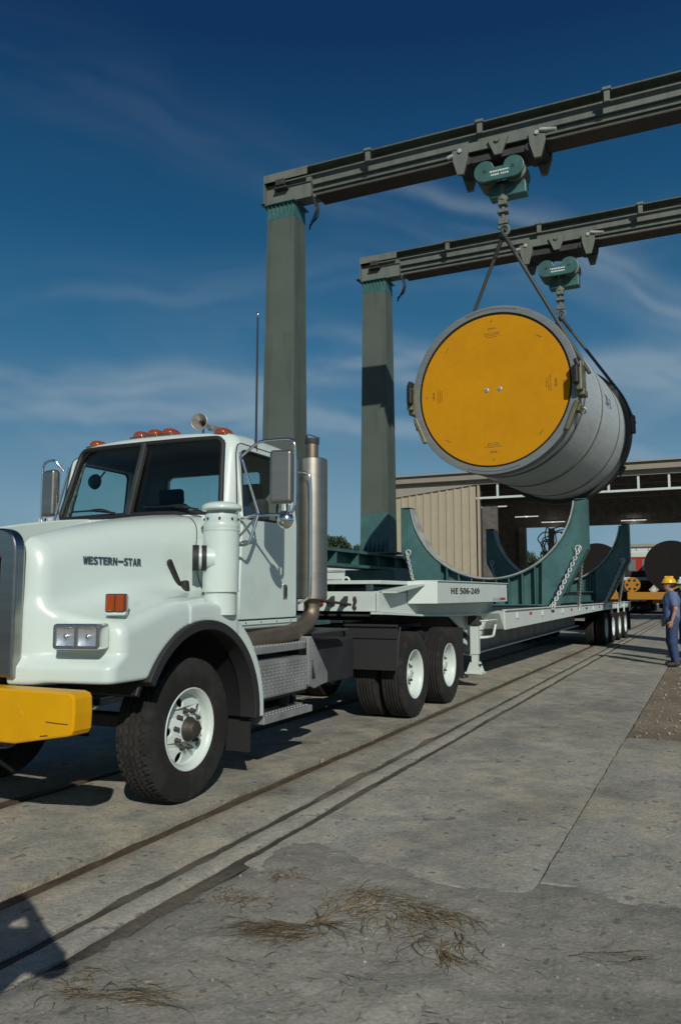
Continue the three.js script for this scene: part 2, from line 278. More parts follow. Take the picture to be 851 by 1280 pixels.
// stains and dust on the concrete: matter that lies there, by world position
function groundTone(x, z) {
  let g = 0.80 + 0.45 * (fbm(x * 0.45 + 9, z * 0.3, 5, 301) - 0.5) + 0.22 * (fbm(x * 2.6, z * 2.2, 4, 302) - 0.5);
  let warm = 0.45 * sstep(-2.2, -2.9, x) + 0.5 * sstep(0.45, 0.72, fbm(x * 0.7, z * 0.5 + 4, 4, 303));
  const wob = 0.05 * (fbm(z * 1.1, 3, 3, 304) - 0.5);
  for (const rx of [-4.66, -3.16]) { const q = Math.exp(-(((x - rx + wob) / 0.14) ** 2)); g -= 0.16 * q * (0.5 + fbm(x * 8, z * 1.5, 3, 305)); warm += 0.7 * q; }
  const pale = Math.exp(-(((x + 2.565 + wob) / 0.07) ** 2)); g += 0.10 * pale;
  g -= 0.20 * sstep(0.62, 0.78, fbm(x * 1.3 + 40, z * 0.9, 5, 306)); // oil
  // curved tyre scuffs left by trucks turning off the yard
  for (const [cx, cz, r, w, k] of [[-4.6, -13.2, 3.55, 0.13, 0.11], [-4.6, -13.2, 3.9, 0.12, 0.09], [-5.6, -12.4, 4.3, 0.12, 0.10], [2.8, -3.6, 4.4, 0.16, 0.10], [3.0, -3.2, 5.0, 0.14, 0.08]]) {
    const d = Math.abs(Math.hypot(x - cx, z - cz) - r + 0.05 * (fbm(x, z, 2, 307) - 0.5)); g -= k * Math.exp(-((d / w) ** 2)) * (0.55 + 0.8 * fbm(x * 7, z * 7, 3, 308));
  }
  for (const lane of [-1.9, -1.45]) g -= 0.06 * Math.exp(-(((x - lane + 0.2 * Math.sin(z * 0.3)) / 0.12) ** 2)) * fbm(x * 6, z * 1.5, 3, 309);
  for (const [sx, sz, r] of [[-3.75, -7.3, 0.28], [-3.6, -7.9, 0.22], [-3.35, -8.5, 0.25], [-2.95, -5.4, 0.2], [-2.9, -9.2, 0.26], [-3.9, -6.4, 0.2]]) g -= 0.28 * Math.exp(-(((x - sx) ** 2) * 3 + (z - sz) ** 2) / (r * r)) * sstep(0.3, 0.6, fbm(x * 5, z * 5, 4, 310));
  g = clamp(g, 0.3, 1.15); warm = clamp(warm, 0, 1);
  return [g * mix(1, 1.04, warm), g * mix(1, 0.985, warm), g * mix(0.985, 0.87, warm)];
}
function gridMesh(xs, zs, yf, cf, skirt = 0) {
  const nx = xs.length, nz = zs.length, pos = [], colr = [], uv = [], idx = [];
  for (const z of zs) for (const x of xs) { const p = yf(x, z); pos.push(p[0], p[1], p[2]); colr.push(...cf(x, z)); uv.push(p[0], p[2]); }
  for (let j = 0; j < nz - 1; j++) for (let i = 0; i < nx - 1; i++) { const a = j * nx + i; idx.push(a, a + nx, a + 1, a + 1, a + nx, a + nx + 1); }
  if (skirt) {
    const rim = []; for (let i = 0; i < nx; i++) rim.push(i); for (let j = 1; j < nz; j++) rim.push(j * nx + nx - 1); for (let i = nx - 2; i >= 0; i--) rim.push((nz - 1) * nx + i); for (let j = nz - 2; j >= 0; j--) rim.push(j * nx);
    const base = pos.length / 3;
    for (const r of rim) for (const k of [0, 1]) { pos.push(pos[3 * r], pos[3 * r + 1] - k * skirt, pos[3 * r + 2]); colr.push(colr[3 * r], colr[3 * r + 1], colr[3 * r + 2]); uv.push(uv[2 * r] + k * skirt, uv[2 * r + 1]); }
    for (let i = 0; i < rim.length - 1; i++) { const a = base + 2 * i; idx.push(a, a + 2, a + 1, a + 1, a + 2, a + 3); }
  }
  const g = new THREE.BufferGeometry(); g.setAttribute('position', new THREE.Float32BufferAttribute(pos, 3)); g.setAttribute('color', new THREE.Float32BufferAttribute(colr, 3)); g.setAttribute('uv', new THREE.Float32BufferAttribute(uv, 2)); g.setIndex(idx); g.computeVertexNormals(); return g;
}
const range = (a, b, step) => { const n = Math.max(1, Math.round(Math.abs(b - a) / step)), r = []; for (let i = 0; i <= n; i++) r.push(a + (b - a) * i / n); return r; };
const zlines = (z0, z1) => { const r = [z0]; let z = z0; while (z > z1) { z -= clamp(Math.abs(z) * 0.012, 0.04, 0.4); r.push(Math.max(z, z1)); } return r; };
{
  const gd = struct('ground', 'grey sandy ground around the yard');
  const g = new THREE.PlaneGeometry(3000, 3000, 1, 1); g.rotateX(-Math.PI / 2); g.translate(0, -0.1, 0); const uv = g.attributes.uv; for (let i = 0; i < uv.count; i++) uv.setXY(i, uv.getX(i) * 3000, uv.getY(i) * 3000);
  part('soil', g, M.field, gd);
  const pv = struct('pavement', 'grey stained concrete paving cut by railway rails');
  const slab = (x0, x1, z0, z1, sx, front) => {
    const rag = (x, z) => { const e0 = Math.abs(x - x0) < 1e-4, e1 = Math.abs(x - x1) < 1e-4, ez = Math.abs(z - z0) < 1e-4;
      const n = 0.014 * (fbm(z * 3.1, x * 5, 4, 320) - 0.5) + 0.012 * (fbm(z * 14, x * 5, 3, 325) - 0.5), dip = (e0 || e1) ? -0.006 : 0;
      const fz = front ? sstep(z0 - 0.5, z0, z) * ((fbm(x * 1.4, 8, 4, 321) - 0.5) * 0.8) : 0;
      return [x + (e0 || e1 ? n : 0), 0.003 * (fbm(x * 0.8, z * 0.8, 3, 322) - 0.5) + dip, z + fz]; };
    part('slab', gridMesh(range(x0, x1, sx), zlines(z0, z1), rag, groundTone, 0.095), M.concrete, pv);
  };
  const cuts = [4, -6.6, -13.4, -22, -34, -62];
  for (let i = 0; i < cuts.length - 1; i++) {
    const a = cuts[i] - 0.005, b = cuts[i + 1] + 0.005, f = i === 0;
    slab(-16, -4.705, a, b, 0.16); slab(-4.555, -3.27, a, b, 0.06); slab(-3.118, -2.708, a, b, 0.045); slab(-2.636, -2.494, a, b, 0.035);
    slab(-2.424, -0.886, f ? -4.05 : a, b, 0.05, f);
    if (i === 0) slab(-0.874, 8, -4.25, b, 0.09, true); else if (i === 1) slab(-0.874, 8, a, -8.9, 0.12); else if (i > 2) slab(-0.874, 14, i === 3 ? -22.005 : a, b, 0.2);
  }
  slab(-0.874, 14, -18, -21.99, 0.2);
  // dark packed dirt that fills the flangeways
  for (const [x0, x1, y] of [[-4.72, -4.53, -0.036], [-3.295, -3.09, -0.038], [-2.75, -2.59, -0.022], [-2.535, -2.38, -0.022]]) {
    const zs = zlines(4, -62), fill = (x, z) => sstep(0.5, 0.72, fbm(x * 2 + y * 100, z * 0.9, 4, 333)), yf = (x, z) => [x, y + 0.02 * (fbm(x * 14, z * 4, 4, 331) - 0.4) + 0.012 * fill(x, z), z];
    part('packed_dirt', gridMesh(range(x0, x1, 0.02), zs, yf, (x, z) => { const g = mix(0.8, 1.9, fill(x, z)) * (0.75 + 0.5 * fbm(x * 9, z * 5, 3, 334)); return [g, g * 0.97, g * 0.92]; }), M.dirtFill, pv);
  }
  // sand drifted over the front of the paving
  const sf = struct('sand', 'loose grey sand at the edge of the concrete with old tyre tracks');
  const sandY = (x, z) => {
    let y = 0.004 + 0.034 * (fbm(x * 0.9 + 3, z * 0.9, 5, 341) - 0.46) + 0.02 * (fbm(x * 4.5, z * 4.5, 4, 342) - 0.5) + 0.014 * (fbm(x * 13, z * 13, 4, 343) - 0.5);
    y += 0.016 * sstep(0.35, 0.7, fbm(x * 1.7 - z * 0.6, z * 2.6 + x * 0.5, 4, 344)) * sstep(-3.9, -2.6, z);
    y -= 0.06 * sstep(-4.1, -5.0, z + 0.5 * (fbm(x * 0.8, 2, 3, 345) - 0.5)); y -= 0.05 * sstep(-2.33, -2.6, x + 0.25 * (fbm(z * 1.3, 5, 3, 346) - 0.5));
    return y;
  };
  const tone = (x, z) => { const g = 0.82 + 0.5 * (fbm(x * 0.8, z * 0.8, 5, 351) - 0.5) + 0.2 * (fbm(x * 5, z * 5, 4, 352) - 0.5); return [g, g * 0.99, g * 0.965]; };
  part('sand_sheet', gridMesh(range(-2.9, 3.4, 0.026), range(0.2, -5.2, 0.026), (x, z) => [x, sandY(x, z), z], tone), M.sand, sf);
  const gv = struct('gravel_bed', 'brown gravel bed beside the concrete');
  part('gravel_sheet', gridMesh(range(-0.868, 9, 0.06), zlines(-8.9, -18), (x, z) => [x, -0.012 + 0.03 * (fbm(x * 3, z * 3, 5, 361) - 0.5), z], (x, z) => { const g = 0.75 + 0.5 * (fbm(x * 2, z * 2, 5, 362) - 0.5); return [g * 1.03, g, g * 0.92]; }), M.gravel, gv);
  const r = rng(77), sg = new THREE.IcosahedronGeometry(1, 0), st = new THREE.InstancedMesh(sg, mat(0.30, 0.26, 0.215, 0.95), 1500), o = new THREE.Object3D(), cc = new THREE.Color();
  for (let i = 0; i < 1500; i++) { const k = 0.004 + 0.011 * r() ** 3; o.position.set(-0.84 + 3.4 * r(), -0.004, -8.9 - 9.1 * r() * r() ** 0.3); o.scale.set(k * (0.8 + r()), k * 0.7, k * (0.8 + r())); o.rotation.set(r() * 3, r() * 6, r() * 3); o.updateMatrix(); st.setMatrixAt(i, o.matrix); const g = 0.8 + 0.5 * r(); st.setColorAt(i, cc.setRGB(g, g * 0.95, g * 0.86)); }
  st.name = 'pebbles'; st.userData.kind = 'stuff'; st.castShadow = st.receiveShadow = true; gv.add(st);
  // grit and shell bits on the sand
  const n2 = 700, gr = new THREE.InstancedMesh(sg, mat(0.45, 0.43, 0.38, 0.9), n2);
  for (let i = 0; i < n2; i++) { const k = 0.0018 + 0.0045 * r() ** 5, x = -2.35 + 4.2 * r(), z = -0.9 - 3.6 * r(); o.position.set(x, Math.max(sandY(x, z), z < -4.3 ? 0 : -1) + k * 0.3, z); o.scale.set(k * (0.8 + r()), k, k * (0.8 + r())); o.rotation.set(r() * 3, r() * 6, 0); o.updateMatrix(); gr.setMatrixAt(i, o.matrix); const g = 0.45 + 0.6 * r() * r(); gr.setColorAt(i, cc.setRGB(g, g * 0.97, g * 0.9)); }
  gr.name = 'grit'; gr.userData.kind = 'stuff'; gr.castShadow = gr.receiveShadow = true; sf.add(gr);
  // rails set flush in the concrete
  for (const [x, w, y, m, lab] of [[-4.66, 0.075, -0.004, M.rail, 'rusty railway rail set in concrete under the truck'], [-3.155, 0.075, -0.004, M.rail, 'rusty railway rail set in concrete beside the truck wheels'], [-2.672, 0.045, -0.016, M.dirt, 'sunken dark rail of a pair, next to the truck'], [-2.458, 0.045, -0.016, M.dirt, 'sunken dark rail of a pair, next to the open concrete']]) {
    const rl = struct('rail', lab); bb().box(x - w / 2, x + w / 2, y - 0.09, y, 4, -62, 0.008).build('railhead', m, rl);
  }
  globalThis.__sandY = sandY;
}
// dead grass washed into clumps on the sand
{
  const sandY = globalThis.__sandY;
  const mats = [mat(0.26, 0.165, 0.08, 0.9), mat(0.20, 0.165, 0.075, 0.9), mat(0.085, 0.07, 0.042, 0.9), mat(0.40, 0.31, 0.16, 0.9)];
  function clump(name, label, cx, cz, list, seed, group) {
    const t = thing(name, label, 'grass', [cx, 0, cz], 0, group), r = rng(seed), geos = [[], [], [], []];
    for (const [n, dx, dz, sp, ang, spread, len, lift] of list) for (let i = 0; i < n; i++) {
      const a = ang + (r() + r() - 1) * spread, L = len * (0.35 + 0.8 * r()), ox = dx + (r() + r() - 1) * sp, oz = dz + (r() + r() - 1) * sp * 0.6, k = 6, w = 0.0014 + 0.0018 * r(), bend = (r() - 0.5) * 1.4, P = [], I = [];
      const hh = lift * r();
      for (let q = 0; q <= k; q++) {
        const f = q / k, aa = a + bend * f * f, x = ox + Math.cos(aa) * L * f, z = oz + Math.sin(aa) * L * f, y = Math.max(sandY(cx + x, cz + z), -0.004 - 1e3 * (cz + z > -4.2)) + 0.002 + hh * Math.sin(Math.PI * Math.min(1, f * 1.1)) + 0.0015 * i / n, ww = w * (1 - 0.8 * f), nx = -Math.sin(aa), nz = Math.cos(aa);
        P.push(x + nx * ww, y, z + nz * ww, x - nx * ww, y + ww * 0.12, z - nz * ww); if (q < k) { const b = q * 2; I.push(b, b + 1, b + 2, b + 1, b + 3, b + 2); }
      }
      const g = new THREE.BufferGeometry(); g.setAttribute('position', new THREE.Float32BufferAttribute(P, 3)); g.setIndex(I); g.computeVertexNormals(); g.setAttribute('uv', new THREE.Float32BufferAttribute(new Float32Array(P.length / 3 * 2), 2)); geos[Math.min(3, Math.floor(r() * 3.4))].push(g);
    }
    geos.forEach((gs, i) => { if (gs.length) { const m = part('stalks', mergeGeometries(gs), mats[i], t); m.userData.kind = 'stuff'; } });
  }
  globalThis.__clump = clump;
}

// ------------------------------------------------------------------ wheels
function tyreGeo(R, W, kind, seg = 200) {   // axis along x; tread with real grooves
  const prof = [], r0 = R * 0.56, hw = W / 2;   // closed section from inner bead over the tread to outer bead
  const side = [[0.80, r0], [0.92, r0 + 0.02], [0.985, mix(r0, R, 0.35)], [1.0, mix(r0, R, 0.55)], [0.975, mix(r0, R, 0.76)], [0.93, mix(r0, R, 0.88)], [0.90, R - 0.028], [0.865, R - 0.012]];
  for (const [w, r] of side) prof.push([-hw * w, r, 0]);
  const nT = 46; for (let i = 0; i <= nT; i++) { const t = -1 + 2 * i / nT; prof.push([hw * 0.85 * t, R - 0.006 * t * t, 1, t]); }
  for (const [w, r] of side.slice().reverse()) prof.push([hw * w, r, 0]);
  const ny = prof.length, pos = [], idx = [], uv = [];
  const groove = (t, th) => {
    const ribs = kind === 'steer' ? 5 : 6, zig = kind === 'steer' ? 0.055 : 0.02, ph = th * (kind === 'steer' ? 44 : 60) / (2 * Math.PI);
    const tri = Math.abs((ph % 1) - 0.5) * 2 - 0.5, s = (t * 0.5 + 0.5) * ribs + tri * zig * ribs; let d = Math.abs(s - Math.round(s)); if (Math.round(s) <= 0 || Math.round(s) >= ribs) d = 1;
    let g = sstep(0.15, 0.085, d);
    if (kind === 'steer') { const c = Math.abs(((ph * 2 + s * 0.5) % 1) - 0.5); g = Math.max(g, 0.75 * sstep(0.07, 0.03, c) * (Math.abs(t) > 0.55 || Math.floor(s) % 2 ? 1 : 0.6)); if (Math.abs(t) > 0.82) { const e = Math.abs((ph % 1) - 0.5); g = Math.max(g, sstep(0.13, 0.07, e)); } }
    return g;
  };
  for (let j = 0; j <= seg; j++) { const th = j / seg * 2 * Math.PI; for (const [x, r, tr, t] of prof) { const rr = tr ? r - 0.018 * groove(t, th) : r; pos.push(x, rr * Math.cos(th), rr * Math.sin(th)); uv.push(th * R, x + r); } }
  for (let j = 0; j < seg; j++) for (let i = 0; i < ny - 1; i++) { const a = j * ny + i, b = a + ny; idx.push(a, b, a + 1, a + 1, b, b + 1); }
  const g = new THREE.BufferGeometry(); g.setAttribute('position', new THREE.Float32BufferAttribute(pos, 3)); g.setAttribute('uv', new THREE.Float32BufferAttribute(uv, 2)); g.setIndex(idx); g.computeVertexNormals(); return g;
}
const LX = RZ(-Math.PI / 2);    // lathe axis y -> +x
function discGeo(rOut, rIn, holes, rHole, ringR, dz, x0) {   // wheel disc with hand holes, coned by dz from rim to hub, facing +x
  const s = new THREE.Shape(); s.absarc(0, 0, rOut, 0, Math.PI * 2, false); const hp = new THREE.Path(); hp.absarc(0, 0, rIn, 0, Math.PI * 2, true); s.holes.push(hp);
  for (let i = 0; i < holes; i++) { const a = (i + 0.5) / holes * 2 * Math.PI, p = new THREE.Path(); p.absellipse(Math.cos(a) * ringR, Math.sin(a) * ringR, rHole, rHole * 0.85, 0, Math.PI * 2, true, a); s.holes.push(p); }
  const g = new THREE.ExtrudeGeometry(s, { depth: 0.012, bevelEnabled: true, bevelThickness: 0.003, bevelSize: 0.003, bevelSegments: 1, curveSegments: 40 }); const p = g.attributes.position;
  for (let i = 0; i < p.count; i++) { const r = Math.hypot(p.getX(i), p.getY(i)); p.setZ(i, p.getZ(i) + dz * clamp((rOut - r) / (rOut - rIn))); }
  g.applyMatrix4(mul(TR(x0, 0, 0), RY(Math.PI / 2))); g.computeVertexNormals(); return g;
}
const tyreSteer = tyreGeo(0.512, 0.29, 'steer', 264), tyreRib = tyreGeo(0.515, 0.27, 'rib', 180), tyreTrailer = tyreGeo(0.485, 0.25, 'rib', 120);
function rimFlange(hw, r) { return bb().lathe([[r * 0.93, -hw], [r * 1.0, -hw + 0.01], [r * 0.9, -hw + 0.03], [r * 0.86, 0], [r * 0.9, hw - 0.045], [r * 0.985, hw - 0.02], [r * 1.025, hw - 0.008], [r * 1.03, hw], [r * 0.995, hw + 0.002], [r * 0.965, hw - 0.014], [r * 0.88, hw - 0.035], [r * 0.85, 0]], 64, LX).make(); }
const nutGeo = bb().lathe([[0, 0.05], [0.01, 0.05], [0.0175, 0.042], [0.019, 0.012], [0.025, 0.01], [0.025, 0]], 10, LX).make();
function frontWheel(parent, x, y, z, flip, turn = 0) {
  const w = new THREE.Group(); w.name = 'wheel'; w.position.set(x, y, z); w.rotation.y = (flip ? Math.PI : 0) + turn; parent.add(w);
  part('tyre', tyreSteer, M.rubber, w);
  part('rim', mergeGeometries([prep(rimFlange(0.135, 0.287)), prep(discGeo(0.262, 0.085, 5, 0.042, 0.205, 0.055, 0.045))]), M.whiteRim, w);
  bb().lathe([[0.25, -0.02], [0, -0.02]], 24, LX).build('brake_drum', M.dark, w);
  bb().lathe([[0, 0.19], [0.05, 0.19], [0.062, 0.178], [0.066, 0.155], [0.072, 0.15], [0.076, 0.13], [0.088, 0.122], [0.088, 0.095]], 30, LX).build('hub', M.hubBrown, w);
  for (let i = 0; i < 10; i++) { const a = (i + 0.3) / 10 * Math.PI * 2, n = part('lug_nut', nutGeo, M.hubBrown, w); n.position.set(0.092, Math.cos(a) * 0.135, Math.sin(a) * 0.135); n.scale.setScalar(0.82); }
  return w;
}
M.hubBrown = mat(0.10, 0.085, 0.072, 0.6, { metalness: 0.5, map: T.mid });
M.lens = mat(0.88, 0.89, 0.89, 0.32, { metalness: 0.8 });
function dualWheel(parent, x, y, z, flip, tyre, hw, R, name = 'wheel') {   // outer of a dual pair: deep dish
  const w = new THREE.Group(); w.name = name; w.position.set(x, y, z); w.rotation.y = flip ? Math.PI : 0; parent.add(w);
  part('tyre', tyre, M.rubber, w);
  const r = R * 0.555;
  part('rim', mergeGeometries([prep(rimFlange(hw * 0.92, r)), prep(discGeo(r * 0.89, r * 0.30, 5, 0.03, r * 0.7, 0.04, -hw * 0.2))]), M.whiteRim, w);
  bb().lathe([[0, 0.075], [0.05, 0.075], [0.065, 0.06], [0.07, 0.03], [0.1, 0.026], [0.1, -0.02]], 24, LX).build('hub', M.whiteDull, w);
  for (let i = 0; i < 8; i++) { const a = i / 8 * Math.PI * 2, n = part('lug_nut', nutGeo, M.hubBrown, w); n.position.set(0.018, Math.cos(a) * 0.115, Math.sin(a) * 0.115); n.scale.setScalar(0.75); }
  return w;
}
function innerWheel(parent, x, y, z, tyre) { const w = new THREE.Group(); w.name = 'wheel'; w.position.set(x, y, z); parent.add(w); part('tyre', tyre, M.rubber, w); bb().lathe([[0.28, 0], [0, 0]], 24, LX).build('rim', M.darkGrey, w); return w; }

// ------------------------------------------------------------------ the truck (front axle at the group's origin, +z is forward)
const TX = -4.5, TZ = -4.79;
const truck = thing('semi_truck', 'white conventional semi truck with yellow bumper and tall exhaust stack', 'truck', [TX, 0, TZ]);
{
  // ---- hood and fenders in one moulded shell
  const hoodHalf = (z) => mix(0.565, 0.87, Math.pow(clamp((1.07 - z) / 1.71), 0.85));
  const hoodTop = (x, z) => { const t = clamp((1.07 - z) / 1.71, -0.1, 1), h = hoodHalf(z); return 1.875 + 0.46 * t - 0.165 * t * t - 0.07 * (x / h) ** 2; };
  const fTop = (ax, z) => 1.385 + 0.17 * sstep(1.0, 0.15, z) - 0.22 * Math.max(0, ax - 0.62);
  const hood = (x, y, z) => {
    const ax = Math.abs(x);
    let d = smax(ax - hoodHalf(z) - 0.05 * (1.95 - y), y - hoodTop(x, z), 0.20);
    d = smax(d, z - (1.08 - 0.07 * (ax / 0.56) ** 2 - 0.05 * Math.max(0, y - 1.3)), 0.09);
    d = smax(d, 0.95 - y, 0.02); d = smax(d, -0.64 - z, 0.02);
    let f = smax(ax - 1.145 + 0.03 * Math.max(0, y - 1.15), y - fTop(ax, z), 0.085);
    f = smax(f, z - (1.075 - 0.24 * Math.max(0, ax - 0.5) - 0.10 * sstep(1.02, 1.12, y)), 0.07);
    f = smax(f, 0.93 - y, 0.03); f = smax(f, -0.5 - z, 0.03);
    const r = Math.hypot(y - 0.55, z + 0.07);
    let b = smax(Math.abs(ax - 0.93) - 0.215, Math.abs(r - 0.80) - 0.07, 0.03); b = Math.max(b, z - 0.1, 0.5 - y);
    f = smin(f, b, 0.03);
    let a = smin(d, f, 0.10);
    return smax(a, Math.max(0.735 - r, 0.44 - ax), 0.025);
  };
  part('hood', nets(hood, [-1.2, 0.42, -1.05], [1.2, 2.25, 1.2], 0.0165), M.white, truck);
  for (const s of [-1, 1]) {   // black rubber wheel-arch lips and dark liners
    const pts = []; for (let i = 0; i <= 26; i++) { const a = mix(-0.55, 3.62, i / 26) ; pts.push([0.72 * Math.cos(a), 0.55 + 0.72 * Math.sin(a)]); }
    const g = bb(); const n = pts.length;
    const arc = (r0, r1, x0, x1, a0, a1, seg) => { const sh = new THREE.Shape(); sh.absarc(0, 0, r1, a0, a1, false); sh.absarc(0, 0, r0, a1, a0, true); return new THREE.ExtrudeGeometry(sh, { depth: x1 - x0, bevelEnabled: true, bevelSize: 0.006, bevelThickness: 0.006, bevelSegments: 1, curveSegments: seg }); };
    const place = mul(TR(0, 0.55, -0.07), RY(Math.PI / 2));   // shape x -> -z, shape y -> y, depth -> +x
    g.geo(arc(0.685, 0.742, 0, 0.14, 0.0 - 0.05, Math.PI - 0.52, 40), mul(TR(s > 0 ? 1.03 : -1.17, 0, 0), place));
    g.build('fender_lip', M.dark, truck);
    bb().geo(arc(0.70, 0.728, 0, 0.62, -0.05, Math.PI - 0.4, 32), mul(TR(s > 0 ? 0.46 : -1.08, 0, 0), place)).build('wheel_well_liner', M.black, truck);
    bb().box(s * 0.60, s * 1.08, 0.22, 0.75, -0.83, -0.815).build('mud_flap', M.dark, truck);
  }
  // ---- grille
  {
    const sh = new THREE.Shape(); const w = 0.505, y0 = 0.98, y1 = 1.895, r = 0.15;
    sh.moveTo(-w, y0); sh.lineTo(w, y0); sh.lineTo(w, y1 - r); sh.quadraticCurveTo(w, y1, w - r, y1); sh.lineTo(-w + r, y1); sh.quadraticCurveTo(-w, y1, -w, y1 - r); sh.lineTo(-w, y0);
    const hole = new THREE.Path(); const k = 0.1; hole.moveTo(-w + k, y0 + 0.05); hole.lineTo(-w + k, y1 - 0.16); hole.lineTo(w - k, y1 - 0.16); hole.lineTo(w - k, y0 + 0.05); hole.lineTo(-w + k, y0 + 0.05); sh.holes.push(hole);
    const gr = bb().geo(new THREE.ExtrudeGeometry(sh, { depth: 0.05, bevelEnabled: true, bevelSize: 0.015, bevelThickness: 0.02, bevelSegments: 3, curveSegments: 12 }), TR(0, 0, 1.05)).build('grille', M.grilleSteel = mat(0.5, 0.49, 0.47, 0.28, { metalness: 1, map: T.brushed }), truck);
    bb().box(-0.42, 0.42, 1.0, 1.75, 1.03, 1.052).build('backing', M.black, gr);
    for (let i = 0; i < 15; i++) { const x = -0.378 + i * 0.054; bb().box(x - 0.012, x + 0.012, 1.03, 1.71, 1.055, 1.095, 0.008).build('bar', M.chrome, gr); }
  }
  // ---- bumper
  {
    const pts = [[-1.225, 0.70], [-0.8, 0.60], [0.8, 0.60], [1.225, 0.665], [1.225, 0.92], [-1.225, 0.92]].map(([x, y]) => [x, y]);
    const g = bb().ext([[-1.12, 0.672], [-0.7, 0.60], [0.7, 0.60], [1.12, 0.672], [1.145, 0.68], [1.16, 0.705], [1.165, 0.8], [1.16, 0.885], [1.145, 0.91], [1.11, 0.92], [-1.11, 0.92], [-1.145, 0.91], [-1.16, 0.885], [-1.165, 0.8], [-1.16, 0.705], [-1.145, 0.68]], 0.13, TR(0, 0, 1.10), 0.012);
    const bp = g.build('bumper', M.yellowPaint, truck);
    bb().tube([[0.95, 0.745, 1.2415], [1.03, 0.742, 1.2425], [1.12, 0.741, 1.2415]], 0.003, 5, 12).build('scratch', M.black, bp); bb().tube([[0.91, 0.66, 1.2415], [0.97, 0.668, 1.2425]], 0.0035, 5, 8).build('scratch', M.black, bp);
    bb().lathe([[0, 0.004], [0.016, 0.004], [0.02, 0]], 12, mul(TR(0.75, 0.78, 1.241), RX(Math.PI / 2))).build('plug', M.yellowPaint, bp);
    for (const s of [-1, 1]) { bb().box(s * 0.36, s * 0.5, 0.7, 0.86, 0.6, 1.12).build('bumper_bracket', M.darkGrey, truck); bb().box(s * 0.72, s * 0.95, 0.75, 0.78, 0.9, 1.05).build('bumper_stay', M.darkGrey, truck); }
    bb().box(0.35, 0.6, 0.575, 0.6, 1.12, 1.2).build('tow_bracket', M.rust = mat(0.5, 0.45, 0.4, 0.8, { map: T.rust }), truck);
  }
  // ---- lights on the fenders
  for (const s of [-1, 1]) {
    const face = mul(TR(s * 0.925, 1.225, 0.945), RY(s * 0.235));
    const hs = new THREE.Shape(); { const w = 0.150, h = 0.074, r = 0.02; hs.moveTo(-w + r, -h); hs.lineTo(w - r, -h); hs.quadraticCurveTo(w, -h, w, -h + r); hs.lineTo(w, h - r); hs.quadraticCurveTo(w, h, w - r, h); hs.lineTo(-w + r, h); hs.quadraticCurveTo(-w, h, -w, h - r); hs.lineTo(-w, -h + r); hs.quadraticCurveTo(-w, -h, -w + r, -h); for (const q of [-1, 1]) { const p = new THREE.Path(), a = q * 0.073; p.moveTo(a - 0.066, -0.061); p.lineTo(a - 0.066, 0.061); p.lineTo(a + 0.066, 0.061); p.lineTo(a + 0.066, -0.061); p.lineTo(a - 0.066, -0.061); hs.holes.push(p); } }
    const hl = bb().geo(new THREE.ExtrudeGeometry(hs, { depth: 0.115, bevelEnabled: true, bevelSize: 0.006, bevelThickness: 0.008, bevelSegments: 3, curveSegments: 8 }), mul(face, TR(0, 0, -0.05))).build('headlight', M.chrome, truck);
    for (const q of [-1, 1]) {
      { const pg = new THREE.PlaneGeometry(0.135, 0.125, 16, 16), pp = pg.attributes.position; for (let i = 0; i < pp.count; i++) { const u = pp.getX(i) / 0.0675, v = pp.getY(i) / 0.0625; pp.setZ(i, 0.022 * (u * u + v * v) * 0.5); } pg.computeVertexNormals(); bb().geo(pg, mul(face, TR(q * 0.073, 0, 0.045))).build('reflector', M.lens, hl); }
      bb().geo(new RoundedBoxGeometry(0.14, 0.13, 0.012, 2, 0.005), mul(face, TR(q * 0.073, 0, 0.072))).build('lens', M.glassLens, hl);
      for (let i = 0; i < 3; i++) bb().geo(new THREE.BoxGeometry(0.002, 0.12, 0.004), mul(face, TR(q * 0.073 + (i - 1) * 0.036, 0, 0.079))).build('lens_rib', M.glassLens, hl);
      bb().geo(new THREE.SphereGeometry(0.016, 12, 8), mul(face, TR(q * 0.073, 0, 0.056))).build('bulb', M.chrome, hl);
    }
    const tm = mul(TR(s * 1.035, 1.43, 0.76), RY(s * 0.5));
    const ts = bb().geo(new RoundedBoxGeometry(0.128, 0.118, 0.085, 2, 0.012), tm).build('turn_signal', M.darkGrey, truck);
    for (const q of [-1, 1]) { bb().geo(new RoundedBoxGeometry(0.056, 0.106, 0.03, 3, 0.01), mul(tm, TR(q * 0.030, 0, 0.04))).build('lens', M.amber, ts); for (let i = -1; i <= 1; i++) bb().geo(new RoundedBoxGeometry(0.009, 0.098, 0.008, 2, 0.0035), mul(tm, TR(q * 0.030 + i * 0.016, 0, 0.055))).build('lens_rib', M.amber, ts); }
    bb().geo(new RoundedBoxGeometry(0.03, 0.10, 0.07, 3, 0.01), mul(tm, TR(s * 0.056, 0, 0))).build('side_lens', M.amber, ts);
    bb().geo(new RoundedBoxGeometry(0.132, 0.03, 0.09, 2, 0.01), mul(tm, TR(0, -0.065, -0.01))).build('base', M.white, ts);
    // hood latch strap
    const hx = (y, z) => { let a = 0.3, b = 1.3; for (let i = 0; i < 40; i++) { const m = (a + b) / 2; if (hood(m, y, z) < 0) a = m; else b = m; } return a; };
    bb().geo(new RoundedBoxGeometry(0.035, 0.25, 0.045, 2, 0.016), mul(TR(s * (hx(1.64, -0.13) + 0.012), 1.64, -0.13), RX(0.62))).geo(new RoundedBoxGeometry(0.06, 0.09, 0.06, 2, 0.018), mul(TR(s * (hx(1.545, -0.22) + 0.012), 1.545, -0.22), RX(0.2))).build('hood_latch', M.dark, truck);
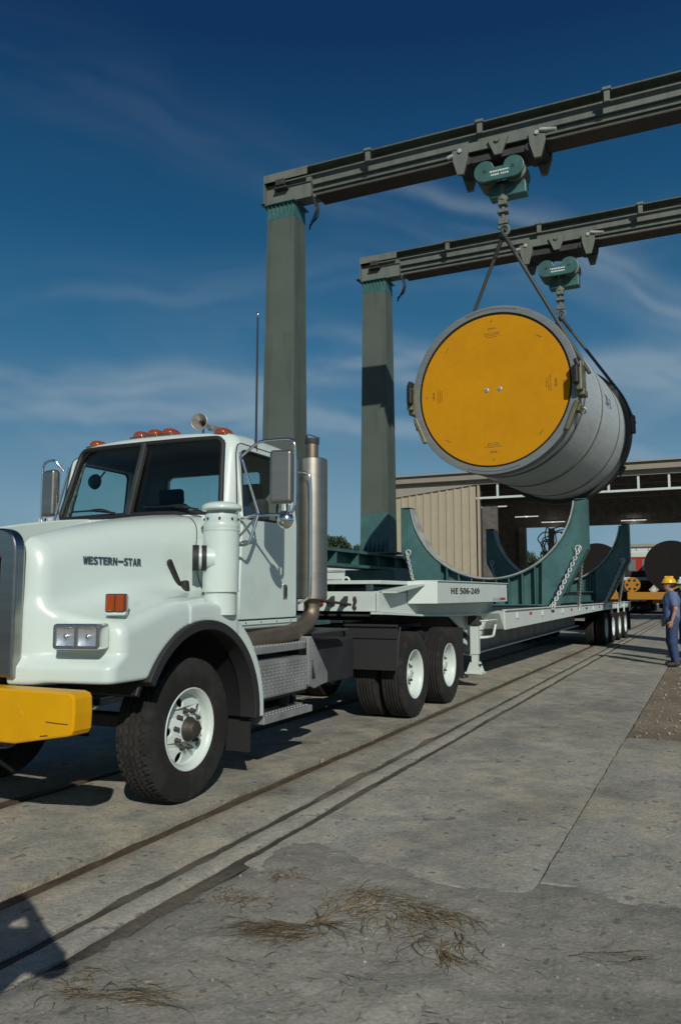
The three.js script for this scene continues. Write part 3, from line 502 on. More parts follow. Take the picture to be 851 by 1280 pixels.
    { const gp = []; for (let i = 0; i <= 22; i++) { const f = i / 22, y = mix(2.12, 1.50, f), z = -0.47 + 0.10 * Math.sin(Math.PI * Math.min(1, f * 0.9)); gp.push([s * (hx(y, z) - 0.002), y, z]); } bb().tube(gp, 0.0055, 6, 60).build('hood_gap', M.gasket, truck); }
  }
}
// hood lettering
const font = await new FontLoader().loadAsync('fonts/droid/droid_serif_bold.typeface.json'), fontSans = await new FontLoader().loadAsync('fonts/droid/droid_sans_bold.typeface.json');
function spaced(txt, size, depth, pitch) { const gs = [...txt].map((ch, i) => { const g = new TextGeometry(ch, { font: fontSans, size, depth, curveSegments: 3, bevelEnabled: false }); g.computeBoundingBox(); const b = g.boundingBox, w = b.max.x - b.min.x; g.translate(-b.min.x, 0, 0); g.scale(Math.min(1.25, pitch * 0.86 / w), 1, 1); g.translate(i * pitch, 0, 0); return prep(g); }); return mergeGeometries(gs); }
function letters(txt, size, depth, width, f = font) { const g = new TextGeometry(txt, { font: f, size, depth, curveSegments: 4, bevelEnabled: false }); g.computeBoundingBox(); const b = g.boundingBox; g.translate(-b.min.x, 0, 0); if (width) g.scale(width / (b.max.x - b.min.x), 1, 1); return g; }
{
  const dark = mat(0.10, 0.13, 0.16, 0.35, { metalness: 0.6 });
  for (const s of [1, -1]) {
    const slope = Math.atan2(hoodHalfAt(0.15) - hoodHalfAt(0.75), 0.6);
    const m = s > 0 ? mul(TR(hoodHalfAt(0.68) + 0.018, 1.69, 0.68), RY(Math.PI / 2 - slope), RX(-0.05)) : mul(TR(-hoodHalfAt(0.12) - 0.018, 1.69, 0.12), RY(-Math.PI / 2 + slope), RX(-0.05));
    bb().geo(spaced('WESTERN', 0.052, 0.006, 0.0415), m).geo(spaced('STAR', 0.052, 0.006, 0.040), m.clone().multiply(TR(0.345, 0, 0))).geo(new THREE.BoxGeometry(0.045, 0.012, 0.006), m.clone().multiply(TR(0.316, 0.026, 0.003))).build('badge_lettering', dark, truck);
  }
}
function hoodHalfAt(z) { return mix(0.565, 0.87, Math.pow(clamp((1.07 - z) / 1.71), 0.85)); }
{
  // ---- cab shell
  const side = (y) => 0.965 - 0.085 * clamp((y - 2.12) / 0.8);
  const front = (x, y) => -0.575 - 0.19 * (y - 2.17) / 0.64 - 0.085 * (Math.abs(x) / 0.86) ** 3;
  const wsW = (y) => 0.862 - 0.079 * (y - 2.17) / 0.64;
  const shellOut = (x, y, z, o) => {
    const ax = Math.abs(x); let d = smax(ax - side(y) + o, y - (2.925 - 0.045 * (x / 0.9) ** 2 - 0.05 * ((z + 1.3) / 0.6) ** 2 * (z > -1.3 ? 1 : 0.3)) + o, 0.14);
    d = smax(d, z - front(x, Math.max(y, 2.1)) + o, 0.09); d = smax(d, -1.87 - z + o, 0.09); return smax(d, 1.19 - y + o, 0.03);
  };
  const paneW = (x, y) => rrect(x, y - 2.485, wsW(y), 0.325, 0.05);
  const sideW = (y, z) => rrect(z + 1.245 + 0.15 * (y - 2.425), y - 2.425, 0.385, 0.30, 0.05);
  const cab = (x, y, z, lin) => {
    let d = shellOut(x, y, z, 0); d = Math.max(d, -shellOut(x, y, z, lin ? 0.075 : 0.042), lin ? shellOut(x, y, z, 0.048) : -9);
    if (z > -1.0) d = Math.max(d, -paneW(x, y));
    if (Math.abs(x) > 0.7) d = Math.max(d, -Math.max(sideW(y, z), 0.75 - Math.abs(x)));
    if (z < -1.7) d = Math.max(d, -rrect(x, y - 2.44, 0.56, 0.24, 0.06));
    return d;
  };
  const cabM = part('cab', nets(cab, [-1.06, 1.1, -1.98], [1.06, 3.0, -0.4], 0.0165), M.white, truck);
  part('cab_lining', nets((x, y, z) => cab(x, y, z, true), [-1.06, 1.1, -1.98], [1.06, 3.0, -0.4], 0.021, 1), M.lining = mat(0.2, 0.197, 0.19, 0.9), truck);
  // windshield panes and their rubber
  for (const s of [-1, 1]) {
    const nx = 14, ny = 4, P = [], I = []; for (let j = 0; j <= ny; j++) for (let i = 0; i <= nx; i++) { const y = mix(2.15, 2.82, j / ny), x = s * mix(0.015, wsW(y) + 0.012, i / nx); P.push(x, y, front(x, y) - 0.028); }
    for (let j = 0; j < ny; j++) for (let i = 0; i < nx; i++) { const a = j * (nx + 1) + i; I.push(a, a + 1, a + nx + 1, a + 1, a + nx + 2, a + nx + 1); }
    const g = new THREE.BufferGeometry(); g.setAttribute('position', new THREE.Float32BufferAttribute(P, 3)); g.setIndex(I); g.computeVertexNormals();
    const wp = part('windshield', g, M.glass, truck);
    const pts = []; const W = (y) => wsW(y), r = 0.055;
    const ring = [[0.0, 2.158], [0.30, 2.158], [W(2.17) - r, 2.158], [W(2.17), 2.16 + r], [W(2.5), 2.5], [W(2.8), 2.81 - r], [W(2.8) - r, 2.812], [0.4, 2.812], [0.0, 2.812]];
    for (const [x, y] of ring) pts.push([s * x, y, front(x, y) + 0.002]);
    bb().tube(pts, 0.024, 8, 110, 0.2, false).build('rubber_seal', M.gasket, wp);
    // wiper
    const y0 = 2.165, bx = s * 0.42, zf = (x, y) => front(x, y) + 0.02;
    bb().tube([[bx - 0.27, y0 + 0.055, zf(bx - 0.27, y0 + 0.055)], [bx, y0 + 0.05, zf(bx, y0 + 0.05) + 0.004], [bx + 0.27, y0 + 0.02, zf(bx + 0.27, y0 + 0.02)]], 0.008, 6, 20).tube([[bx + 0.34, y0 - 0.01, zf(0.6, y0) + 0.03], [bx + 0.16, y0 + 0.05, zf(bx, y0) + 0.035], [bx, y0 + 0.052, zf(bx, y0 + 0.05) + 0.02]], 0.009, 6, 20).build('wiper', M.black, truck);
  }
  bb().bar([0, 2.15, front(0, 2.15) + 0.008], [0, 2.82, front(0, 2.82) + 0.008], 0.05, 0.05, 0.012).build('windshield_divider', M.darkGrey, truck);
  { const nx = 2; const P = [-0.58, 2.18, -1.845, 0.58, 2.18, -1.845, -0.58, 2.70, -1.845, 0.58, 2.70, -1.845]; const g = new THREE.BufferGeometry(); g.setAttribute('position', new THREE.Float32BufferAttribute(P, 3)); g.setIndex([0, 1, 2, 1, 3, 2]); g.computeVertexNormals(); part('rear_window', g, M.glass, truck); }
  // doors
  for (const s of [-1, 1]) {
    const sh = new THREE.Shape(), zf = -0.765, zr = -1.785, y0 = 1.275, y1 = 2.765, r = 0.08;
    sh.moveTo(zf, y0 + 0.03); sh.lineTo(zf, 2.12); sh.lineTo(zf - 0.06, y1 - r); sh.quadraticCurveTo(zf - 0.07, y1, zf - 0.07 - r, y1); sh.lineTo(zr + r, y1); sh.quadraticCurveTo(zr, y1, zr, y1 - r); sh.lineTo(zr, 2.12); sh.lineTo(zr, y0 + 0.03); sh.quadraticCurveTo(zr, y0, zr + 0.03, y0); sh.lineTo(zf - 0.03, y0); sh.quadraticCurveTo(zf, y0, zf, y0 + 0.03);
    const h = new THREE.Path(); const a0 = -0.845, a1 = -1.635, b0 = 2.13, b1 = 2.715; h.moveTo(a0, b0 + 0.04); h.quadraticCurveTo(a0, b0, a0 - 0.04, b0); h.lineTo(a1 + 0.05, b0); h.quadraticCurveTo(a1, b0, a1, b0 + 0.05); h.lineTo(a1, b1 - 0.06); h.quadraticCurveTo(a1, b1, a1 + 0.06, b1); h.lineTo(a0 - 0.10, b1); h.quadraticCurveTo(a0 - 0.045, b1, a0 - 0.04, b1 - 0.06); h.lineTo(a0, b0 + 0.04); sh.holes.push(h);
    const g = new THREE.ExtrudeGeometry(sh, { depth: 0.02, bevelEnabled: true, bevelSize: 0.005, bevelThickness: 0.005, bevelOffset: -0.005, bevelSegments: 2, curveSegments: 6 }), p = g.attributes.position;
    for (let i = 0; i < p.count; i++) { const z = p.getX(i), y = p.getY(i), q = p.getZ(i); p.setXYZ(i, s * (side(y) - 0.012 + q), y, z); }
    if (s > 0) { const ix = []; for (let i = 0; i < p.count; i += 3) ix.push(i, i + 2, i + 1); g.setIndex(ix); } g.computeVertexNormals();
    const door = part('door', prep(g), M.white, truck);
    const dp = (y, z, o = 0) => [s * (side(y) + o), y, z];
    { const P = [...dp(2.12, -0.83, -0.006), ...dp(2.12, -1.645, -0.006), ...dp(2.725, -0.83, -0.006), ...dp(2.725, -1.645, -0.006)]; const gg = new THREE.BufferGeometry(); gg.setAttribute('position', new THREE.Float32BufferAttribute(P, 3)); gg.setIndex(s > 0 ? [0, 2, 1, 1, 2, 3] : [0, 1, 2, 1, 3, 2].reverse()); gg.computeVertexNormals();
      // the near window is wound halfway down
      part('side_window', gg, M.glass, door); }
    bb().tube([dp(2.135, -0.86, 0.012), dp(2.13, -1.2, 0.012), dp(2.133, -1.60, 0.012), dp(2.18, -1.633, 0.012), dp(2.45, -1.635, 0.012), dp(2.66, -1.632, 0.012), dp(2.712, -1.58, 0.012), dp(2.715, -1.2, 0.012), dp(2.712, -0.95, 0.012), dp(2.66, -0.89, 0.012), dp(2.4, -0.865, 0.012)], 0.011, 6, 120, 0.2, true).build('window_seal', M.gasket, door);
    bb().tube([dp(1.30, zf + 0.004, 0.006), dp(1.7, zf + 0.004, 0.006), dp(2.12, zf + 0.004, 0.006), dp(2.66, zf - 0.052, 0.006), dp(2.745, zf - 0.085, 0.006), dp(2.769, zf - 0.15, 0.006), dp(2.769, -1.3, 0.006), dp(2.769, zr + 0.1, 0.006), dp(2.74, zr + 0.012, 0.006), dp(2.66, zr - 0.004, 0.006), dp(2.12, zr - 0.004, 0.006), dp(1.30, zr - 0.004, 0.006), dp(1.272, zr + 0.03, 0.006), dp(1.271, -1.3, 0.006), dp(1.272, zf - 0.03, 0.006)], 0.0065, 6, 200, 0.15, true).build('door_gap', M.gasket, door);
    const hd = bb().box(s * 0.972, s * 0.986, 1.44, 1.575, -1.60, -1.525, 0.006).build('door_handle', M.chrome, door); bb().box(s * 0.98, s * 0.992, 1.46, 1.555, -1.59, -1.545, 0.004).build('pull', M.darkGrey, hd);
    bb().box(s * 0.967, s * 0.978, 1.228, 1.262, -0.8, -1.8, 0.004).build('sill_trim', M.white, truck);
    for (const zz of [-0.9, -1.15, -1.42, -1.68]) bb().sph(s * 0.9785, 1.245, zz, 0.008, 0.5, 1, 1, 8).build('bolt', M.darkGrey, truck);
    // grab rail behind the door
    bb().tube([[s * 0.90, 2.66, -1.885], [s * 1.08, 2.62, -1.84], [s * 1.10, 2.4, -1.84], [s * 1.10, 1.75, -1.84], [s * 1.09, 1.46, -1.84], [s * 0.97, 1.40, -1.84]], 0.0135, 8, 60, 0.2).build('grab_rail', M.chrome, truck);
    // mirror on its tube bracket
    const zm = -0.80, xm = s > 0 ? 1.37 : 1.13;
    const mr = new THREE.Group(); mr.name = 'mirror'; truck.add(mr);
    const R = 0.0125;
    bb().tube([[s * 0.985, 2.64, -0.80], [s * (0.985 + xm) / 2, 2.735, -0.76], [s * (xm + 0.05), 2.745, zm], [s * (xm + 0.115), 2.69, zm], [s * (xm + 0.115), 2.2, zm], [s * (xm + 0.06), 2.13, zm], [s * (0.97 + xm) / 2, 2.13, -0.76], [s * 0.985, 2.11, -0.80]], R, 8, 110, 0.25)
      .tube([[s * 0.945, 2.675, -0.835], [s * mix(0.985, xm, 0.5), 2.13, -0.765]], R * 0.9, 8, 8).tube([[s * 0.985, 1.90, -0.62], [s * 1.02, 1.885, -0.66], [s * mix(0.985, xm, 0.35), 1.90, -0.70], [s * mix(0.985, xm, 0.48), 2.13, -0.76]], R, 8, 40).tube([[s * 0.985, 1.905, -0.62], [s * 1.0, 1.93, -0.7], [s * mix(0.985, xm, 0.48), 2.13, -0.762]], R * 0.9, 8, 30).build('bracket', M.chrome, mr);
    bb().geo(new RoundedBoxGeometry(0.19, 0.44, 0.085, 4, 0.03), mul(TR(s * xm, 2.435, zm + 0.01), RY(s * 0.25))).build('housing', M.mirrorShell = M.mirrorShell || mat(0.40, 0.39, 0.36, 0.32, { metalness: 0.85, map: T.brushed }), mr);
    bb().geo(new RoundedBoxGeometry(0.165, 0.41, 0.01, 2, 0.004), mul(TR(s * xm, 2.435, zm + 0.01), RY(s * 0.25), TR(0, 0, -0.043))).build('mirror_glass', M.chrome, mr);
    bb().geo(new THREE.SphereGeometry(0.078, 24, 12, 0, Math.PI * 2, 0, 1.35), mul(TR(s * (xm + 0.03), 2.085, zm - 0.02), RX(Math.PI / 2))).build('convex_mirror', M.chrome, mr);
    bb().box(s * (xm + 0.06), s * (xm + 0.075), 2.06, 2.2, zm - 0.01, zm + 0.01).build('convex_bracket', M.chrome, mr);
    if (s < 0) continue;
    // air cleaner beside the cowl, driver's side only
    const ac = new THREE.Group(); ac.name = 'air_cleaner'; ac.position.set(s * 1.075, 0, -0.37); truck.add(ac);
    bb().lathe([[0, 1.325], [0.118, 1.325], [0.124, 1.332], [0.124, 1.5], [0.139, 1.508], [0.139, 1.985], [0.134, 1.992], [0.139, 1.999], [0.139, 2.03], [0.13, 2.034]], 40).build('canister', M.white, ac);
    bb().lathe([[0.112, 2.03], [0.112, 2.15]], 40).build('intake_screen', M.steel, ac);
    bb().lathe([[0.12, 2.03], [0.128, 2.03], [0.128, 2.10], [0.12, 2.10]], 40).build('collar', M.white, ac);
    for (let i = 0; i < 8; i++) { const a = (i + 0.4) / 8 * 6.283; bb().geo(new THREE.BoxGeometry(0.012, 0.018, 0.012), TR(Math.cos(a) * 0.131, 2.062, Math.sin(a) * 0.131)).build('clip', M.black, ac); }
    bb().lathe([[0.118, 2.125], [0.153, 2.13], [0.156, 2.15], [0.15, 2.172], [0.11, 2.192], [0.05, 2.202], [0, 2.204]], 40).build('rain_cap', M.white, ac);
    bb().lathe([[0.1415, 1.97], [0.143, 1.978], [0.1415, 1.986]], 40).build('strap', M.whiteDull, ac); bb().lathe([[0.141, 1.502], [0.1425, 1.51], [0.141, 1.518]], 40).build('strap', M.whiteDull, ac);
    bb().cyl([0, 1.76, 0.08], [-s * 0.12, 1.76, 0.16], 0.085, 0.085, 24).build('intake_duct', M.white, ac);
    bb().cyl([-s * 0.055, 1.76, 0.115], [-s * 0.085, 1.76, 0.137], 0.097, 0.097, 24).cyl([-s * 0.1, 1.76, 0.148], [-s * 0.14, 1.76, 0.176], 0.099, 0.099, 24).build('rubber_boot', M.dark, ac);
    bb().box(-s * 0.14, -s * 0.20, 1.83, 1.91, -0.02, 0.03, 0.008).box(-s * 0.13, -s * 0.2, 1.40, 1.46, -0.03, 0.03, 0.008).build('mount', M.whiteDull, ac);
  }
  // stack
  const ex = new THREE.Group(); ex.name = 'exhaust_stack'; truck.add(ex); const exx = 0.99, exz = -2.075;
  bb().lathe([[0, 1.435], [0.142, 1.435], [0.152, 1.445], [0.152, 2.795], [0.142, 2.805], [0, 2.805]], 40, TR(exx, 0, exz)).build('muffler', M.stack, ex);
  bb().lathe([[0.062, 2.80], [0.062, 3.0], [0.056, 3.0], [0.056, 2.82]], 28, TR(exx, 0, exz)).build('tailpipe', M.stackPipe, ex);
  bb().lathe([[0.066, 2.955], [0.07, 2.96], [0.07, 3.005], [0.066, 3.01], [0.054, 3.01]], 28, TR(exx, 0, exz)).geo(new THREE.CylinderGeometry(0.068, 0.068, 0.006, 24), mul(TR(exx + 0.02, 3.035, exz), RZ(-0.35))).box(exx - 0.075, exx - 0.055, 3.0, 3.055, exz - 0.012, exz + 0.012).build('rain_flap', M.darkGrey, ex);
  bb().tube([[exx, 1.45, exz], [exx, 1.32, exz], [exx - 0.005, 1.235, exz + 0.06], [exx - 0.01, 1.165, exz + 0.22], [exx - 0.03, 1.12, exz + 0.5], [exx - 0.06, 1.10, exz + 0.9], [exx - 0.12, 1.08, exz + 1.3]], 0.078, 20, 70, 0.5).build('elbow', M.stackPipe, ex);
  bb().cyl([exx, 2.38, exz - 0.13], [exx + 0.0, 2.38, exz - 0.24], 0.05, 0.05, 16).build('mount_knob', M.dark, ex);
  bb().box(exx - 0.3, exx - 0.11, 2.42, 2.46, exz - 0.02, exz + 0.02).box(exx - 0.3, exx - 0.11, 1.62, 1.66, exz - 0.02, exz + 0.02).build('mount', M.steel, ex);
  // roof furniture
  const markers = [[-0.70, 2.868, -0.92], [-0.16, 2.905, -0.89], [0, 2.908, -0.888], [0.16, 2.905, -0.89], [0.70, 2.868, -0.92]];
  for (const [x, y, z] of markers) {
    const f = (px, py, pz) => { const d = ell(px, py, pz, [x, y + 0.012, z - 0.03], [0.068, 0.05, 0.12]); return Math.max(d, y - 0.02 - py); };
    const g = nets((a, b, c) => smax(f(a, b, c), c - (z + 0.055), 0.03), [x - 0.09, y - 0.04, z - 0.18], [x + 0.09, y + 0.09, z + 0.1], 0.008);
    const ml = part('marker_light', g, M.amber, truck); bb().geo(new RoundedBoxGeometry(0.15, 0.02, 0.2, 2, 0.008), TR(x, y - 0.01, z - 0.035)).build('base', M.steel, ml);
  }
  const hz = -1.02; // roof horn
  bb().lathe([[0.018, 0], [0.02, 0.10], [0.028, 0.17], [0.05, 0.23], [0.076, 0.262], [0.078, 0.268], [0.07, 0.266], [0.03, 0.2]], 28, mul(TR(0.40, 3.005, hz - 0.17), RY(0.2), RX(Math.PI / 2))).cyl([0.4, 2.88, hz - 0.05], [0.4, 3.0, hz - 0.05], 0.011).cyl([0.4, 3.005, hz - 0.3], [0.4, 3.005, hz - 0.16], 0.03).build('roof_horn', M.hornMetal = mat(0.55, 0.53, 0.47, 0.4, { metalness: 0.6, map: T.brushed }), truck);
  const an = bb().cyl([0.90, 2.80, -1.16], [0.905, 3.98, -1.16], 0.0105, 0.008, 8).cyl([0.90, 2.74, -1.16], [0.90, 2.82, -1.16], 0.014, 0.012, 10).build('antenna', M.dark, truck); bb().sph(0.905, 3.99, -1.16, 0.015, 1, 1.6, 1, 8).build('tip', M.chrome, an);
  // interior
  bb().box(-0.90, 0.90, 1.24, 1.30, -0.5, -1.8).build('cab_floor', M.interior, truck);
  bb().ext([[-0.66, 1.9], [-0.66, 2.14], [-0.82, 2.16], [-1.0, 2.06], [-1.0, 1.7], [-0.8, 1.6]], 1.78, mul(TR(0.89, 0, 0), RY(-Math.PI / 2))).build('dashboard', M.interior, truck);
  const st = bb().geo(new THREE.TorusGeometry(0.225, 0.016, 10, 40), mul(TR(0.46, 2.04, -1.16), RX(-0.75))).geo(new THREE.BoxGeometry(0.42, 0.03, 0.02), mul(TR(0.46, 2.04, -1.16), RX(-0.75))).cyl([0.46, 2.03, -1.15], [0.46, 1.85, -0.95], 0.03).build('steering_wheel', M.black, truck);
  for (const s of [-1, 1]) { const se = bb().box(s * 0.46 - 0.26, s * 0.46 + 0.26, 1.55, 1.72, -1.2, -1.72, 0.05).geo(new RoundedBoxGeometry(0.5, 0.72, 0.14, 3, 0.05), mul(TR(s * 0.46, 2.03, -1.72), RX(0.12))).build('seat', M.seat, truck); bb().geo(new RoundedBoxGeometry(0.28, 0.16, 0.09, 3, 0.035), mul(TR(s * 0.46, 2.47, -1.765), RX(0.1))).build('headrest', M.seat, se); bb().box(s * 0.46 - 0.2, s * 0.46 + 0.2, 1.3, 1.56, -1.3, -1.6).build('base', M.seat, se); }
  // fender-mounted round mirror seen through the far window
  bb().geo(new THREE.SphereGeometry(0.08, 20, 10, 0, 6.3, 0, 1.4), mul(TR(-1.02, 2.60, -1.28), RX(Math.PI / 2))).cyl([-1.02, 2.60, -1.29], [-0.93, 2.70, -1.30], 0.008).build('round_mirror', M.darkGrey, truck);
}
// ---- chassis, steps, wheels
{
  M.frame = mat(0.03, 0.03, 0.032, 0.7, { map: T.mid, bumpMap: T.fine, bumpScale: 0.001 });
  for (const s of [-1, 1]) { bb().box(s * 0.40, s * 0.48, 0.80, 1.06, 1.0, -6.75, 0.01).build('frame_rail', M.frame, truck); }
  bb().box(-0.4, 0.4, 0.85, 1.0, -6.68, -6.76).box(-0.4, 0.4, 0.85, 1.0, -3.4, -3.48).box(-0.4, 0.4, 0.85, 1.0, 0.8, 0.7).build('cross_member', M.frame, truck);
  bb().box(-0.92, 0.92, 0.5, 0.6, 0.06, -0.06, 0.02).build('front_axle', M.frame, truck);
  bb().box(-0.45, 0.45, 0.72, 1.3, 0.4, -0.6, 0.1).build('engine', M.frame, truck);
  for (const z of [-4.46, -5.85]) { const a = bb().cyl([-0.95, 0.515, z], [0.95, 0.515, z], 0.08).sph(0, 0.52, z, 0.22).build('drive_axle', M.frame, truck); }
  bb().cyl([0, 0.7, -0.8], [0, 0.55, -4.3], 0.06).build('drive_shaft', M.frame, truck);
  bb().box(-0.5, 0.5, 1.14, 1.2, -4.75, -5.7, 0.02).build('fifth_wheel', M.frame, truck);
  bb().box(-0.85, 0.98, 1.10, 1.125, -1.95, -2.95, 0.006).build('deck_plate', M.deckPlate = mat(0.16, 0.16, 0.15, 0.6, { metalness: 0.5, map: T.mid }), truck);
  for (const [z, y] of [[-2.6, 0.72], [-3.1, 0.72]]) bb().lathe([[0, -0.30], [0.1, -0.29], [0.14, -0.24], [0.14, 0.24], [0.1, 0.29], [0, 0.30]], 24, mul(TR(0.5, y, z), RZ(Math.PI / 2))).build('air_tank', M.frame, truck);
  bb().box(0.5, 0.8, 0.55, 1.0, -2.3, -3.5, 0.02).build('chassis_box', M.frame, truck);
  bb().tube([[0.35, 1.2, -2.0], [0.5, 1.55, -2.3], [0.3, 1.45, -3.2], [0.35, 1.40, -3.72]], 0.014, 6, 40).build('air_hose', M.hoseRed = mat(0.25, 0.03, 0.03, 0.6), truck);
  bb().tube([[0.2, 1.2, -2.0], [0.25, 1.6, -2.4], [0.45, 1.42, -3.2], [0.5, 1.38, -3.72]], 0.014, 6, 40).build('air_hose', M.black, truck);
  bb().tube([[0.1, 1.2, -2.0], [0.0, 1.55, -2.5], [0.6, 1.40, -3.3], [0.66, 1.36, -3.72]], 0.017, 6, 40).build('power_cable', M.darkGrey, truck);
  // steps of tread plate on both sides
  M.tread = M.diamond;
  for (const s of [-1, 1]) {
    const g = new THREE.Group(); g.name = 'cab_step'; truck.add(g); const X = (a) => s * a;
    // upper tread with raised teeth
    bb().box(X(0.80), X(1.085), 0.985, 1.045, -0.86, -1.86, 0.008).build('upper_tread', M.tread, g);
    const teeth = (y, z0, z1, x0, x1, n) => { const t = bb(); for (let i = 0; i < n; i++) for (let k = 0; k < 3; k++) { const z = mix(z0, z1, (i + 0.5) / n), x = mix(x0, x1, (k + 0.5) / 3); t.geo(new THREE.CylinderGeometry(0.011, 0.016, 0.008, 6), TR(X(x), y + 0.003, z)); } return t; };
    teeth(1.045, -0.88, -1.84, 0.9, 1.08, 17).build('tread_teeth', M.tread, g);
    bb().box(X(0.62), X(0.80), 1.0, 1.075, -0.9, -1.75, 0.01).build('box_lid', M.tread, g);
    // battery box front with fine ribs
    const bx = bb().box(X(0.55), X(1.13), 0.625, 0.93, -0.80, -1.72, 0.012).build('battery_box', M.tread, g);
    const rb = bb(); for (let i = 0; i < 10; i++) for (let k = 0; k < 26; k++) rb.geo(new THREE.BoxGeometry(0.006, 0.018, 0.007), mul(TR(X(1.132), 0.65 + i * 0.028, -0.83 - k * 0.034 - (i % 2) * 0.017), RX((k + i) % 2 ? 0.7 : -0.7))); rb.build('tread_pattern', M.tread, bx).userData.kind = 'stuff';
    bb().box(X(0.85), X(1.10), 0.60, 0.625, -0.80, -1.74).build('box_base', M.darkGrey, g);
    // sloped end bracket
    const sl = [[-1.735, 1.09], [-1.80, 1.09], [-2.13, 0.74], [-2.13, 0.655], [-1.86, 0.62], [-1.735, 0.66]];
    bb().ext(sl, 0.02, mul(TR(s > 0 ? 1.135 : -1.115, 0, 0), RY(-Math.PI / 2)), 0.003, [[[-1.80, 0.70], [-1.80, 0.88], [-1.83, 0.88], [-1.92, 0.70]]]).build('end_bracket', M.tread, g);
    bb().bar([X(1.03), 1.09, -1.80], [X(1.03), 0.735, -2.135], 0.20, 0.014).build('bracket_flange', M.diamondBright = M.diamondBright || mat(0.62, 0.63, 0.62, 0.4, { metalness: 0.6 }), g);
    bb().box(X(0.9), X(1.13), 0.645, 0.66, -1.75, -2.13).build('bracket_flange', M.tread, g);
    // lower step
    bb().box(X(0.87), X(1.13), 0.415, 0.475, -0.96, -1.83, 0.008).build('lower_tread', M.tread, g);
    teeth(0.475, -0.98, -1.81, 0.93, 1.12, 15).build('tread_teeth', M.tread, g);
    for (const hz of [-0.99, -1.61]) bb().box(X(0.9), X(1.0), 0.43, 0.63, hz - 0.01, hz + 0.01).build('step_hanger', M.darkGrey, g);
    // drive-axle mud guard plates
    bb().geo(new RoundedBoxGeometry(0.66, 0.50, 0.012, 2, 0.005), mul(TR(X(0.885), 0.86, -3.80), RX(-0.04))).geo(new RoundedBoxGeometry(0.68, 0.03, 0.03, 2, 0.008), TR(X(0.885), 1.12, -3.79)).geo(new RoundedBoxGeometry(0.66, 0.02, 0.02, 2, 0.006), TR(X(0.885), 0.98, -3.79)).build('mud_guard', M.dark, truck);
    bb().tube([[X(1.21), 0.66, -3.81], [X(1.21), 0.95, -3.84], [X(1.21), 1.10, -3.9]], 0.014, 6, 16).build('guard_edge', M.dark, truck);
    bb().box(X(0.58), X(1.2), 0.28, 1.0, -6.50, -6.49).build('mud_flap', M.dark, truck);
    // wheels
    frontWheel(truck, X(0.90), 0.512, -0.075, s < 0, 0.0);
    for (const z of [-4.46, -5.85]) { dualWheel(truck, X(1.07), 0.515, z, s < 0, tyreRib, 0.135, 0.515); innerWheel(truck, X(0.74), 0.515, z, tyreRib); }
  }
}

